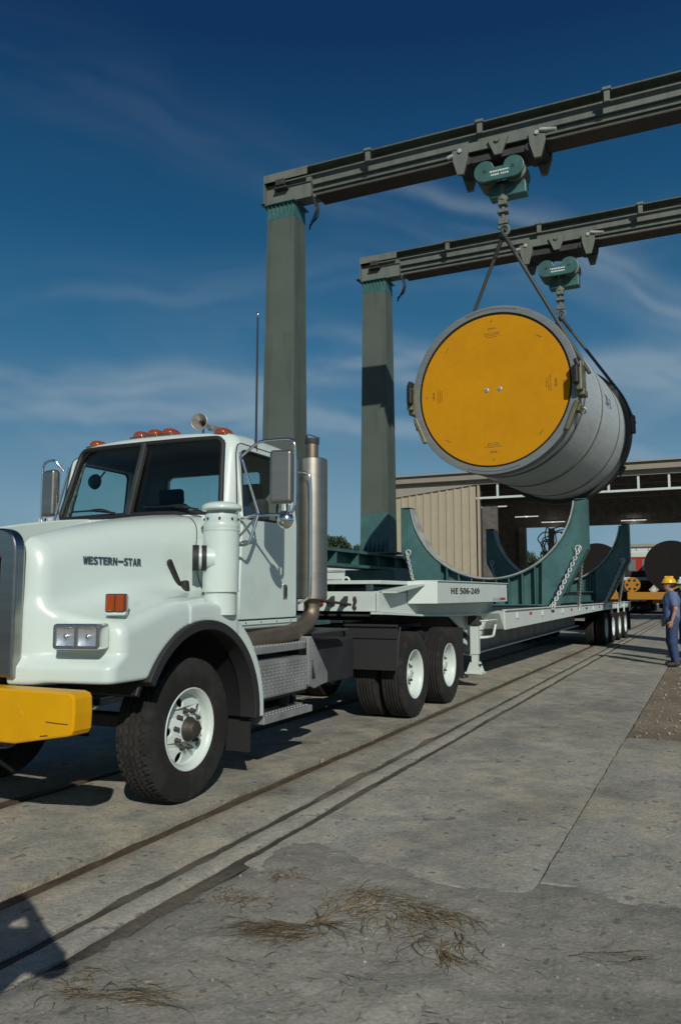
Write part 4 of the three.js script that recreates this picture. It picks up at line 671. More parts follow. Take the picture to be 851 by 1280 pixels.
// ------------------------------------------------------------------ trailer (kingpin at the group's origin, +z towards the truck)
const KX = -4.70, KZ = -10, YAW = -0.034;
const EZ = (x1) => mul(TR(x1, 0, 0), RY(-Math.PI / 2));      // shape x -> z, shape y -> y, depth from x1 towards -x
{
  const tr = thing('lowboy_trailer', 'long white lowboy trailer with raised gooseneck and four axles', 'trailer', [KX, 0, KZ], YAW);
  // gooseneck
  const gn = new THREE.Group(); gn.name = 'gooseneck'; tr.add(gn);
  for (const s of [-1, 1]) {
    bb().ext([[1.15, 1.275], [1.15, 1.515], [-0.9, 1.515], [-0.9, 1.60], [-3.6, 1.60], [-3.6, 1.15], [-1.2, 1.185], [-0.2, 1.215]], 0.03, EZ(s > 0 ? 1.13 : -1.10)).build('side_plate', M.whiteDull, gn);
    bb().ext([[1.18, 1.245], [1.18, 1.27], [-0.2, 1.213], [-1.2, 1.185], [-2.6, 1.17], [-2.6, 1.145], [-1.2, 1.16], [-0.2, 1.188]], 0.16, EZ(s > 0 ? 1.20 : -1.04)).build('lower_flange', M.whiteDull, gn);
    // sloped wing plate from the front ledge up to the top deck
    bb().geo(new THREE.BoxGeometry(0.30, 0.02, 1.25), mul(TR(s * 1.17, 1.572, 0.42), RX(0.105))).build('wing_plate', M.whiteDull, gn);
    bb().ext([[0.98, 1.5], [-0.25, 1.5], [-0.25, 1.635]], 0.02, EZ(s > 0 ? 1.125 : -1.105)).build('wing_gusset', M.whiteDull, gn);
    bb().box(s * 1.115, s * 1.145, 1.275, 1.515, 1.145, 1.175).build('corner_post', M.whiteDull, gn);
    bb().box(s * 1.131, s * 1.15, 1.36, 1.47, -0.55, -0.47, 0.004).build('reflector_plate', M.darkGrey, gn);
    bb().box(s * 1.131, s * 1.19, 1.35, 1.50, -0.98, -1.06, 0.01).geo(new THREE.TorusGeometry(0.055, 0.012, 8, 20), mul(TR(s * 1.20, 1.43, -1.03), RY(0.6))).build('lashing_ring', M.whiteDull, gn);
    // long side box with the number
    const bx = bb().ext([[s * 1.14, 0.25], [s * 1.45, -0.02], [s * 1.45, -3.42], [s * 1.14, -3.42]], 0.28, mul(TR(0, 1.645, 0), RX(Math.PI / 2)), 0.006).build('side_box', M.whiteDull, gn);
    bb().box(s * 1.14, s * 1.47 , 1.652, 1.665, -0.02, -3.44, 0.003).build('side_box_top', M.whiteDull, gn);
    bb().box(s * 1.4505, s * 1.455, 1.385, 1.425, -2.55, -2.98).build('reflective_strip', M.reflWhite = M.reflWhite || mat(0.45, 0.44, 0.43, 0.3), bx);
    bb().box(s * 1.4505, s * 1.455, 1.385, 1.425, -2.985, -3.30).build('reflective_strip', M.reflRed = M.reflRed || mat(0.42, 0.03, 0.025, 0.3), bx);
    if (s > 0) bb().geo(letters('HE 506-249', 0.085, 0.003, 1.3, fontSans), mul(TR(1.452, 1.485, -0.55), RY(Math.PI / 2))).build('lettering', mat(0.02, 0.02, 0.02, 0.6), bx, 'black number HE 506-249');
  }
  bb().box(-1.10, 1.10, 1.275, 1.515, 1.12, 1.15, 0.005).build('front_plate', M.whiteDull, gn);
  bb().box(-1.10, 1.10, 1.215, 1.25, 1.10, -2.4).build('bottom_plate', M.frame, gn);
  bb().box(-1.13, 1.13, 1.50, 1.514, 1.11, -0.9).build('ledge', M.darkGrey, gn);
  bb().box(-1.14, 1.14, 1.605, 1.65, 1.12, -3.55, 0.005).build('top_deck', M.whiteDull, gn);
  for (const z of [0.9, 0.1]) for (const x of [-0.9, 0, 0.9]) bb().box(x - 0.03, x + 0.03, 1.515, 1.606, z - 0.05, z + 0.05).build('spacer', M.whiteDull, gn);
  for (const [x, c] of [[0.16, M.hoseRed], [0.32, M.darkGrey], [0.5, M.darkGrey]]) { bb().geo(new THREE.BoxGeometry(0.05, 0.05, 0.16), mul(TR(x + 0.2, 1.40, 1.21), RX(0.5))).cyl([x + 0.2, 1.36, 1.15], [x + 0.2, 1.40, 1.25], 0.03).build('air_coupling', c, gn); }
  bb().tube([[0.82, 1.45, 1.17], [0.84, 1.40, 1.18], [0.82, 1.35, 1.18], [0.84, 1.31, 1.175]], 0.018, 6, 20).build('coupling_chain', M.darkGrey, gn);
  for (const x of [-0.3, 0.55]) bb().geo(new THREE.TorusGeometry(0.045, 0.014, 8, 16, Math.PI), TR(x, 1.65, 0.85)).build('lifting_eye', M.whiteDull, gn);
  bb().tube([[-0.45, 1.66, 1.3], [-0.28, 1.9, 1.5], [-0.1, 2.12, 1.62]], 0.012, 6, 20).build('hose_mast', M.chrome, gn);
  // drop neck
  bb().ext([[-2.2, 1.2], [-3.6, 1.2], [-3.6, 0.75], [-3.0, 0.75]], 1.5, EZ(0.75)).build('drop_neck', M.frame, tr);
  for (const s of [-1, 1]) bb().ext([[-1.75, 1.16], [-3.6, 1.16], [-3.6, 0.72], [-3.05, 0.72]], 0.03, EZ(s > 0 ? 0.99 : -0.96)).build('neck_gusset', M.whiteDull, tr);
  // deck
  const dk = new THREE.Group(); dk.name = 'deck'; tr.add(dk);
  bb().box(-1.42, 1.42, 1.17, 1.205, -3.35, -19.6).build('deck_plate', M.darkGrey, dk);
  for (const s of [-1, 1]) {
    bb().ext([[-3.3, 0.89], [-3.3, 1.215], [-19.6, 1.215], [-19.6, 1.06], [-13.4, 1.03]], 0.03, EZ(s > 0 ? 1.44 : -1.41)).build('side_rail', M.whiteDull, dk);
    bb().box(s * 1.40, s * 1.475, 1.205, 1.225, -3.29, -19.6, 0.004).build('rail_cap', M.whiteDull, dk);
    for (let i = 0; i < 14; i++) { const z = -4.1 - i * 0.98; if (i % 2) bb().box(s * 1.441, s * 1.448, 1.10, 1.15, z - 0.09, z + 0.09).build('side_marker', i % 4 === 1 ? M.reflRed : M.black, dk); else { bb().box(s * 1.441, s * 1.465, 1.06, 1.17, z - 0.05, z + 0.05, 0.005).build('stake_pocket', M.whiteDull, dk); } }
    bb().ext([[-3.3, 0.46], [-3.3, 0.90], [-13.2, 0.95], [-13.2, 0.60]], 0.04, EZ(s > 0 ? 0.72 : -0.68)).build('main_beam', M.greyBeam = M.greyBeam || mat(0.34, 0.35, 0.34, 0.6, { map: T.mid }), dk);
    bb().bar([s * 0.7, 0.455, -3.3], [s * 0.7, 0.595, -13.2], 0.26, 0.025).build('beam_flange', M.whiteDull, dk);
    bb().ext([[-3.0, 1.165], [-3.35, 1.205], [-3.35, 0.9], [-3.28, 0.9]], 0.5, EZ(s > 0 ? 1.43 : -0.93)).build('deck_nose', M.whiteDull, dk);
    // landing leg
    const lg = new THREE.Group(); lg.name = 'landing_leg'; tr.add(lg); const X = 1.13 * s, z = -2.62;
    bb().box(X - 0.065, X + 0.065, 0.52, 1.16, z - 0.065, z + 0.065, 0.01).build('outer_tube', M.whiteDull, lg);
    bb().box(X - 0.05, X + 0.05, 0.36, 0.53, z - 0.05, z + 0.05, 0.006).build('inner_tube', M.whiteDull, lg);
    bb().box(X - 0.08, X + 0.08, 0.335, 0.365, z - 0.09, z + 0.09).build('foot_pin', M.dark, lg);
    bb().ext([[-0.12, 0.24], [0.12, 0.24], [0.06, 0.40], [-0.06, 0.40]], 0.03, TR(X, 0, z - 0.10)).ext([[-0.12, 0.24], [0.12, 0.24], [0.06, 0.40], [-0.06, 0.40]], 0.03, TR(X, 0, z + 0.07)).box(X - 0.14, X + 0.14, 0.215, 0.245, z - 0.13, z + 0.13, 0.004).build('sand_shoe', M.whiteDull, lg);
    bb().box(X - 0.09, X + 0.09, 0.98, 1.13, z - 0.1, z + 0.1, 0.02).build('gearbox', M.darkGrey, lg);
    bb().tube([[X + s * 0.07, 1.05, z], [X + s * 0.2, 1.06, z - 0.05], [X + s * 0.22, 1.06, z - 0.4], [X + s * 0.2, 1.03, z - 0.6]], 0.014, 6, 30, 0.2).build('crank', M.whiteDull, lg);
    bb().bar([X, 0.70, z - 0.06], [X, 1.12, z - 0.62], 0.06, 0.06).bar([X, 0.62, z - 0.05], [X - s * 0.8, 1.0, z - 0.2], 0.05, 0.05).build('brace', M.whiteDull, lg);
    bb().tube([[X + s * 0.05, 0.78, z - 0.08], [X + s * 0.16, 0.79, z - 0.18], [X + s * 0.17, 0.8, z - 0.45], [X + s * 0.17, 0.98, z - 0.6]], 0.022, 8, 30, 0.25).build('brace_tube', M.whiteDull, lg);
    // axles at the back
    for (let i = 0; i < 4; i++) {
      const za = -14.4 - 1.37 * i;
      dualWheel(tr, s * 1.28, 0.485, za, s < 0, tyreTrailer, 0.125, 0.485); innerWheel(tr, s * 0.97, 0.485, za, tyreTrailer);
      bb().box(s * 0.85, s * 1.42, 1.02, 1.05, za - 0.55, za + 0.55, 0.01).build('mud_cover', M.whiteDull, tr);
      bb().box(s * 1.43, s * 1.47, 0.90, 1.215, za - 0.75, za - 0.66, 0.005).build('side_post', M.whiteDull, tr);
    }
    bb().box(s * 0.7, s * 1.42, 0.25, 1.0, -19.62, -19.60).build('mud_flap', M.dark, tr);
  }
  for (let i = 0; i < 4; i++) bb().cyl([-1.2, 0.485, -14.4 - 1.37 * i], [1.2, 0.485, -14.4 - 1.37 * i], 0.07).build('axle', M.frame, tr);
  bb().box(-0.5, 0.5, 0.75, 1.05, -13.2, -19.4).build('bogie_beam', M.frame, tr);
}

// ------------------------------------------------------------------ saddle frame that will carry the cylinder
const trailerPoint = (x, y, z) => V(x, y, z).applyAxisAngle(V(0, 1, 0), YAW).add(V(KX, 0, KZ));
const SADR = 1.885, SADC = 3.70, SADZ = [-7.55, -14.45];
{
  const base = trailerPoint(0, 0, SADZ[0]);
  const fr = thing('saddle_frame', 'teal steel saddle frame with two curved padded cradles on the trailer deck', 'saddle', [base.x, 0, base.z], YAW);
  const tipA = Math.asin(1.87 / SADR);       // arc reaches almost to the axle height
  SADZ.forEach((zz, k) => {
    const g = new THREE.Group(); g.name = 'saddle'; g.position.z = zz - SADZ[0]; fr.add(g);
    const arc = (r, n = 36) => { const p = []; for (let i = 0; i <= n; i++) { const a = -Math.PI / 2 - tipA + 2 * tipA * i / n; p.push([r * Math.cos(a), SADC + r * Math.sin(a)]); } return p; };
    const inner = arc(SADR + 0.03), L = inner[0], Rr = inner[inner.length - 1];
    const outline = [[-1.45, 1.25], [1.45, 1.25], [1.60, 1.50], [2.10, 2.42], [2.10, Rr[1] + 0.03], [Rr[0], Rr[1] + 0.03], ...inner.slice().reverse().slice(1, -1), [L[0], L[1] + 0.03], [-2.10, L[1] + 0.03], [-2.10, 2.42], [-1.60, 1.50]];
    bb().ext(outline, 0.03, TR(0, 0, -0.015)).build('web_plate', M.teal, g);
    // curved flange with its pad
    const sh = new THREE.Shape(); inner.forEach((p, i) => i ? sh.lineTo(...p) : sh.moveTo(...p)); arc(SADR + 0.006).reverse().forEach((p) => sh.lineTo(...p));
    bb().ext(sh, 0.36, TR(0, 0, -0.18)).build('curved_flange', M.teal, g);
    const s2 = new THREE.Shape(); arc(SADR + 0.005).forEach((p, i) => i ? s2.lineTo(...p) : s2.moveTo(...p)); arc(SADR - 0.022).reverse().forEach((p) => s2.lineTo(...p));
    bb().ext(s2, 0.40, TR(0, 0, -0.20)).build('pad', M.pad, g);
    for (const s of [-1, 1]) {
      // boxed arm: front and back cover plates and the outer edge plate
      const cov = [[s * 1.13, 1.26], [s * 1.46, 1.26], [s * 1.61, 1.50], [s * 2.10, 2.42], [s * 2.10, Rr[1] + 0.02]];
      const pts = inner.filter((p) => p[0] * s > 1.12).map((p) => [p[0] + s * 0.006, p[1] - 0.006]); if (s > 0) pts.reverse(); cov.push(...pts);
      for (const zf of [0.15, -0.165]) bb().ext(cov, 0.015, TR(0, 0, zf)).build('cover_plate', M.teal, g);
      bb().box(s * 2.095, s * 2.115, 2.42, Rr[1] + 0.03, -0.165, 0.165).build('edge_plate', M.teal, g);
      bb().bar([s * 1.61, 1.50, 0], [s * 2.105, 2.43, 0], 0.33, 0.015).build('edge_plate', M.teal, g);
      bb().box(s * (Rr[0] - 0.01), s * 2.115, Rr[1] + 0.03, Rr[1] + 0.045, -0.18, 0.18).build('tip_plate', M.teal, g);
      const lug = bb().cyl([s * 1.93, 2.44, 0.16], [s * 1.93, 2.44, 0.19], 0.11, 0.11, 24).build('chain_eye', M.teal, g); bb().geo(new THREE.TorusGeometry(0.06, 0.018, 8, 20), TR(s * 1.93, 2.44, 0.195)).build('shackle', M.chain, lug);
    }
    for (const x of [-1.0, -0.72, -0.42, -0.14, 0.14, 0.42, 0.72, 1.0]) { const top = SADC - Math.sqrt((SADR + 0.03) ** 2 - x * x); for (const zf of [1, -1]) bb().box(x - 0.012, x + 0.012, 1.262, top - 0.002, zf * 0.016, zf * 0.175).build('stiffener', M.teal, g); }
    bb().box(-1.45, 1.45, 1.232, 1.26, -0.2, 0.2, 0.004).build('base_plate', M.teal, g);
  });
  for (const s of [-1, 1]) { bb().box(s * 0.92, s * 1.12, 1.262, 1.285, -0.19, SADZ[1] - SADZ[0] + 0.19).box(s * 1.01, s * 1.03, 1.285, 1.53, -0.19, SADZ[1] - SADZ[0] + 0.19).box(s * 0.92, s * 1.12, 1.53, 1.55, -0.19, SADZ[1] - SADZ[0] + 0.19).build('longitudinal_beam', M.teal, fr); }
  // tie-down chains
  const linkG = new THREE.TorusGeometry(0.033, 0.0135, 6, 12); linkG.scale(1, 1.45, 1);
  function chain(a, b, label, group) {
    const t = thing('tie_down_chain', label, 'chain', [a.x, a.y, a.z], 0, group), d = b.clone().sub(a), L = d.length(), n = Math.floor(L / 0.068), q = new THREE.Quaternion().setFromUnitVectors(V(0, 1, 0), d.clone().normalize()), g = bb();
    for (let i = 0; i <= n; i++) { const sag = -0.02 * Math.sin(Math.PI * i / n); g.geo(linkG, new THREE.Matrix4().compose(d.clone().multiplyScalar(i / n).add(V(0, sag, 0)), q.clone().multiply(new THREE.Quaternion().setFromAxisAngle(V(0, 1, 0), i % 2 ? Math.PI / 2 : 0)), V(1, 1, 1))); }
    g.build('links', M.chain, t);
    bb().geo(new THREE.TorusGeometry(0.05, 0.016, 8, 16), mul(TR(d.x, d.y, d.z))).build('hook', M.chain, t); return t;
  }
  SADZ.forEach((zz, k) => {
    const w = k ? 'far' : 'near', of = k ? 'the cradle over the rear axles' : 'the cradle next to the gooseneck';
    chain(trailerPoint(1.95, 2.42, zz + 0.22), trailerPoint(1.47, 1.215, zz + 0.72), 'steel tie-down chain slanting forward from ' + of);
    chain(trailerPoint(1.95, 2.42, zz - 0.18), trailerPoint(1.47, 1.215, zz - 2.2), 'steel tie-down chain slanting backward from ' + of);
    chain(trailerPoint(-1.95, 2.42, zz + 0.22), trailerPoint(-1.40, 1.215, zz + 0.9), 'steel tie-down chain on the far arm of ' + of);
  });
}

// ------------------------------------------------------------------ hanging steel cylinder with yellow end cover
const CYL = V(-4.22, 6.0, -17.0), CYAW = -0.075, CLEN = 6.1;
const cylPoint = (x, y, z) => V(x, y, z).applyAxisAngle(V(0, 1, 0), CYAW).add(CYL);
{
  const c = thing('steel_cylinder', 'huge bare steel rocket motor cylinder with orange end cover hanging from cranes', 'cylinder', [CYL.x, CYL.y, CYL.z], CYAW);
  const LZ = RX(-Math.PI / 2);       // lathe axis y -> -z
  const shell = bb().lathe([[1.80, 0.30], [1.86, 0.30], [1.872, 0.32], [1.872, 0.60], [1.85, 0.615]], 128, LZ).build('joint_band', M.case, c);
  bb().lathe([[1.84, 0.60], [1.882, 0.605], [1.882, 0.745], [1.84, 0.75]], 128, LZ).build('seal_band', M.sealBand = M.sealBand || mat(0.15, 0.152, 0.145, 0.7), c);
  bb().lathe([[1.83, 0.72], [1.86, 0.73], [1.862, 0.75], [1.862, 2.30], [1.862, 2.34], [1.852, 2.345], [1.852, 2.37], [1.868, 2.375], [1.868, 2.48], [1.85, 2.485]], 160, LZ).build('shell', M.case, c);
  bb().lathe([[1.84, 2.485], [1.88, 2.49], [1.88, 2.57], [1.84, 2.575]], 128, LZ).build('seal_band', M.sealBand = M.sealBand || mat(0.15, 0.152, 0.145, 0.7), c);
  bb().lathe([[1.83, 2.53], [1.862, 2.54], [1.862, 4.62], [1.868, 4.63], [1.868, 4.70], [1.85, 4.71]], 160, LZ).build('shell', M.case, c);
  bb().lathe([[1.84, 4.70], [1.88, 4.71], [1.88, 4.785], [1.84, 4.79]], 128, LZ).build('seal_band', M.sealBand = M.sealBand || mat(0.15, 0.152, 0.145, 0.7), c);
  bb().lathe([[1.83, 4.76], [1.862, 4.77], [1.862, CLEN - 0.35]], 128, LZ).build('shell', M.case, c);
  bb().lathe([[1.80, CLEN - 0.36], [1.98, CLEN - 0.36], [1.985, CLEN - 0.35], [1.985, CLEN - 0.02], [1.97, CLEN], [0, CLEN]], 128, LZ).build('end_ring', M.ringDark = mat(0.07, 0.072, 0.075, 0.6, { metalness: 0.3, map: T.mid }), c);
  // front handling ring
  const ring = bb().lathe([[1.745, 0.06], [1.745, 0.005], [1.752, 0], [1.895, 0], [1.902, 0.008], [1.902, 0.29], [1.895, 0.30], [1.80, 0.305]], 160, LZ).build('handling_ring', M.caseRing, c);
  bb().lathe([[1.70, 0.075], [1.76, 0.075]], 128, LZ).lathe([[1.748, 0.03], [1.738, 0.026], [1.738, 0.07]], 128, LZ).build('seal', M.dark, ring);
  const pin = new THREE.CylinderGeometry(0.011, 0.011, 0.012, 6); pin.rotateX(Math.PI / 2);
  const pg = bb(); for (let q = 0; q < 2; q++) for (let i = -13; i <= 13; i++) { const a = (q ? -1 : 1) * Math.PI / 2 + i * 0.0245; pg.geo(pin, TR(1.835 * Math.cos(a), 1.835 * Math.sin(a), 0.003)); } pg.build('hole_dots', M.black, ring);  // black dots painted for the dark of small holes in the ring
  const bolt = bb(); for (let i = 0; i < 180; i++) { const a = i / 180 * Math.PI * 2; bolt.geo(pin, mul(TR(1.722 * Math.cos(a), 1.722 * Math.sin(a), -0.04), new THREE.Matrix4().makeScale(1.3, 1.3, 3.2))); } bolt.build('cover_bolts', M.darkGrey, ring).userData.kind = 'stuff';
  const cg = new THREE.CylinderGeometry(1.70, 1.70, 0.03, 128); cg.rotateX(Math.PI / 2); cg.translate(0, 0, -0.045);
  const cov = part('end_cover', prep(cg), M.cover, c, 'orange painted round end cover');
  for (const x of [-0.13, 0.17]) { bb().lathe([[0, 0.02], [0.035, 0.02], [0.05, 0.008], [0.052, 0]], 20, mul(TR(x, 0.0, -0.03), RX(Math.PI / 2))).build('plug', mat(0.45, 0.45, 0.5, 0.4, { metalness: 0.4 }), cov); bb().sph(x, 0, -0.012, 0.014, 1, 1, 0.5, 8).build('plug_pin', M.black, cov); }
  const inkG = []; // stencilled handling notes, too small to read: a short heading, two lines and an arrow dot at four quarters
  const dimInk = mat(0.20, 0.10, 0.02, 0.8);
  for (let q = 0; q < 4; q++) {
    const g = bb(), r = rng(500 + q), rot = RZ(q * Math.PI / 2);
    g.geo(new THREE.CylinderGeometry(0.018, 0.018, 0.003, 10), mul(rot, TR(0, 1.57, -0.0285), RX(Math.PI / 2)));
    for (const [y, w, h] of [[1.40, 0.15, 0.05], [1.29, 0.36, 0.024], [1.245, 0.30, 0.024], [1.20, 0.22, 0.024]]) { let x = -w / 2; while (x < w / 2) { const l = 0.012 + 0.03 * r(); g.geo(new THREE.BoxGeometry(l, h * (0.4 + 0.5 * r()), 0.003), mul(rot, TR(x + l / 2, y, -0.0285))); x += l + 0.012; } }
    g.build('stencil', dimInk, cov);
    for (const k of [0]) bb().geo(new THREE.BoxGeometry(0.13, 0.016, 0.003), mul(RZ(q * Math.PI / 2 + Math.PI / 4), TR(0, 1.5, -0.0285), RZ(0.25))).build('stencil', dimInk, cov);
  }
  // lifting lugs on the ring, both sides, and clamp plates lower down
  for (const s of [-1, 1]) {
    const lug = bb().geo(new RoundedBoxGeometry(0.13, 0.62, 0.42, 2, 0.03), mul(TR(s * 1.925, 0.02, -0.02), RZ(0))).build('lifting_lug', M.bracket, c);
    bb().geo(new RoundedBoxGeometry(0.15, 0.12, 0.36, 2, 0.02), TR(s * 1.93, 0.30, -0.13)).geo(new RoundedBoxGeometry(0.15, 0.14, 0.36, 2, 0.02), TR(s * 1.93, -0.30, -0.13)).build('lug_block', M.bracket, lug);
    bb().geo(new RoundedBoxGeometry(0.13, 0.40, 0.16, 3, 0.045), mul(TR(s * 1.88, 0.02, 0.24), RZ(s * 0.0))).geo(new RoundedBoxGeometry(0.10, 0.20, 0.2, 3, 0.04), mul(TR(s * 1.90, 0.28, 0.16), RZ(s * 0.3))).build('shackle', M.black, lug);
    const a = s > 0 ? -0.42 : Math.PI + 0.42, cl = new THREE.Group(); cl.name = 'clamp'; c.add(cl);
    bb().geo(new RoundedBoxGeometry(0.10, 0.66, 0.09, 2, 0.03), mul(RZ(a), TR(1.89, 0, 0.02), RZ(s * 0.03))).build('clamp_plate', M.bracket, cl);
    bb().geo(new RoundedBoxGeometry(0.10, 0.16, 0.34, 2, 0.03), mul(RZ(a), TR(1.93, s * 0.2, -0.2))).build('clamp_arm', M.bracket, cl);
    bb().geo(new THREE.TorusGeometry(0.06, 0.025, 8, 18), mul(RZ(a), TR(1.99, s * 0.20, -0.30), RX(0.6))).build('clamp_eye', M.chain, cl);
    const f2 = bb().geo(new RoundedBoxGeometry(0.14, 0.5, 0.2, 2, 0.03), TR(s * 2.02, 0.1, -CLEN + 0.22)).build('lifting_lug', M.ringDark, c);
    bb().geo(new RoundedBoxGeometry(0.13, 0.3, 0.16, 2, 0.03), mul(RZ(s > 0 ? -0.6 : Math.PI + 0.6), TR(2.03, 0, -CLEN + 0.2))).build('clamp', M.ringDark, c);
  }
  // part number stencilled on the side, running along the shell
  { const g = letters('28-2', 0.26, 0.004, 0, fontSans); const p = g.attributes.position; const h = 0.5;
    for (let i = 0; i < p.count; i++) { const x = p.getX(i), y = p.getY(i), d = p.getZ(i), th = 0.05 + y / 1.864; const rr = 1.866 + d; p.setXYZ(i, rr * Math.cos(th), rr * Math.sin(th), -3.0 - x); } g.computeVertexNormals(); bb().geo(g).build('part_number', mat(0.14, 0.16, 0.24, 0.6), c); }
}

// ------------------------------------------------------------------ gantry cranes
const GZ = [-17.15, -22.75], BEAM_TOP = 12.16, BEAM_BOT = 11.42, COLX = -9.42;
const LABG = ['next to the truck cab', 'next to the shed'];
GZ.forEach((gz, k) => {
  const g = thing('gantry_crane', k ? 'second grey-green gantry crane, standing nearer the open shed' : 'first grey-green gantry crane, standing nearer the truck cab', 'crane', [0, 0, gz], 0, 'gantry cranes');
  const right = -3.9 + (-3.9 - COLX) + 0.7, left = [-9.54, -9.30][k];
  for (const cx of [left, right]) {
    const col = new THREE.Group(); col.name = 'column'; g.add(col);
    // tapered box column
    const w0 = 0.47, w1 = 0.39, d0 = 0.36, d1 = 0.30, y0 = 2.75, y1 = 11.02;
    const P = (y, w, d) => [[cx - w, y, -d], [cx + w, y, -d], [cx + w, y, d], [cx - w, y, d]];
    const box8 = (a, b) => { const v = [...a, ...b], f = [[0, 1, 5, 4], [1, 2, 6, 5], [2, 3, 7, 6], [3, 0, 4, 7], [4, 5, 6, 7], [3, 2, 1, 0]], p = []; for (const [A, Bq, C, D] of f) for (const i of [A, C, Bq, A, D, C]) p.push(...v[i]); const gg = new THREE.BufferGeometry(); gg.setAttribute('position', new THREE.Float32BufferAttribute(p, 3)); gg.computeVertexNormals(); return gg; };
    const at = (y) => { const t = (y - y0) / (y1 - y0); return [y, mix(w0, w1, t), mix(d0, d1, t)]; };
    bb().geo(box8(P(...at(3.95)), P(...at(11.02)))).build('shaft', M.gantry, col);
    bb().geo(box8(P(...at(2.75)), P(...at(3.95)))).build('shaft_foot', M.teal, col);
    const tb = bb().geo(box8(P(11.02, w1 + 0.004, d1 + 0.004), P(11.40, w1 - 0.002, d1 - 0.002))).build('painted_head', M.tealBright, col);
    for (let i = -3; i <= 3; i++) bb().ext([[0, 11.06], [0.05, 11.36], [0, 11.36]], 0.014, mul(TR(cx + i * 0.115 + 0.007, 0, d1 + 0.002), RY(-Math.PI / 2))).build('gusset', M.tealBright, tb);
    bb().box(cx - w1 - 0.09, cx + w1 + 0.06, 11.385, 11.415, -d1 - 0.09, d1 + 0.09, 0.004).build('cap_plate', M.tealBright, col);
    bb().box(cx - 0.75, cx + 0.75, 2.70, 2.75, -0.6, 0.6, 0.006).build('foot_plate', M.teal, col);
    for (let i = -3; i <= 3; i++) bb().ext([[0, 2.75], [0.18, 2.75], [0, 3.1]], 0.02, mul(TR(cx + i * 0.14 + 0.01, 0, 0.355), RY(-Math.PI / 2))).build('foot_gusset', M.teal, col);
    bb().ext([[cx - 0.95, 0.3], [cx + 0.95, 0.3], [cx + 0.8, 2.2], [cx - 0.8, 2.2]], 1.5, TR(0, 0, -0.75)).build('pedestal', M.teal, col);
    bb().box(cx - 1.1, cx + 1.1, 0, 0.3, -0.9, 0.9, 0.02).build('plinth', M.beige, col);
  }
  // box girder with flanges and side rails
  const x0 = left - 0.42, x1 = right + 0.6, gd = new THREE.Group(); gd.name = 'girder'; g.add(gd);
  bb().box(x0 + 0.02, x1, BEAM_BOT + 0.035, BEAM_TOP - 0.035, -0.16, 0.16).build('web', M.gantryGrey, gd);
  bb().box(x0, x1, BEAM_TOP - 0.035, BEAM_TOP, -0.44, 0.44).build('top_flange', M.gantry, gd);
  bb().box(x0 + 1.4, x1, BEAM_BOT - 0.0, BEAM_BOT + 0.035, -0.27, 0.27).build('bottom_flange', M.gantryBrown, gd);
    bb().box(x0 + 0.02, x0 + 1.25, BEAM_TOP - 0.21, BEAM_TOP + 0.0, 0.441, 0.455).box(x0, x0 + 0.02, BEAM_BOT, BEAM_TOP, -0.44, 0.455).build('end_plate', M.gantryGrey, gd);
  bb().box(x0 + 0.02, x0 + 1.28, BEAM_BOT, BEAM_TOP - 0.215, 0.17, 0.30).build('end_doubler', M.gantryGrey, gd);
  // festoon rail, cable and conduit along the face
  bb().cyl([x0 + 0.55, BEAM_TOP - 0.27, 0.42], [x1, BEAM_TOP - 0.27, 0.42], 0.022, 0.03, 8).build('conductor_rail', M.gantryGrey, gd);
  bb().box(x0 + 1.3, x1, BEAM_TOP - 0.43, BEAM_TOP - 0.40, 0.162, 0.22).build('conductor_rail', M.gantry, gd);
  bb().box(x0 + 1.3, x1, BEAM_BOT + 0.16, BEAM_BOT + 0.19, 0.162, 0.22).build('conductor_rail', M.gantry, gd);
  for (let x = x0 + 2.9; x < x1; x += 2.75) { const sb = bb().box(x - 0.06, x + 0.06, BEAM_TOP - 0.30, BEAM_TOP - 0.03, 0.40, 0.49, 0.01).box(x - 0.09, x + 0.09, BEAM_TOP - 0.05, BEAM_TOP + 0.02, 0.39, 0.52, 0.01).build('rail_bracket', M.gantryGrey, gd); }
  bb().box(x0 + 0.36, x0 + 0.62, BEAM_TOP - 0.36, BEAM_TOP - 0.20, 0.29, 0.50, 0.02).box(x0 + 0.30, x0 + 0.66, BEAM_TOP - 0.43, BEAM_TOP - 0.37, 0.29, 0.46, 0.015).build('end_stop', M.darkGrey, gd);
  bb().box(x0 - 0.22, x0, BEAM_BOT + 0.12, BEAM_BOT + 0.20, -0.1, 0.12).bar([x0 - 0.28, BEAM_BOT + 0.2, 0.05], [x0, BEAM_BOT + 0.06, 0.05], 0.12, 0.04).build('end_light_bracket', M.darkGrey, gd);
  for (let i = 0; i < 3; i++) bb().tube([[x0 + 1.3, BEAM_BOT + 0.05, 0.1 + i * 0.08], [x0 + 1.42, BEAM_BOT - 0.25 - i * 0.06, 0.12 + i * 0.08], [x0 + 1.36 - i * 0.04, BEAM_BOT - 0.5 - 0.06 * i, 0.1 + i * 0.06], [x0 + 1.12, BEAM_BOT - 0.62 - 0.06 * i, 0.05]], 0.018, 6, 30).build('cable_loop', M.black, g);
});
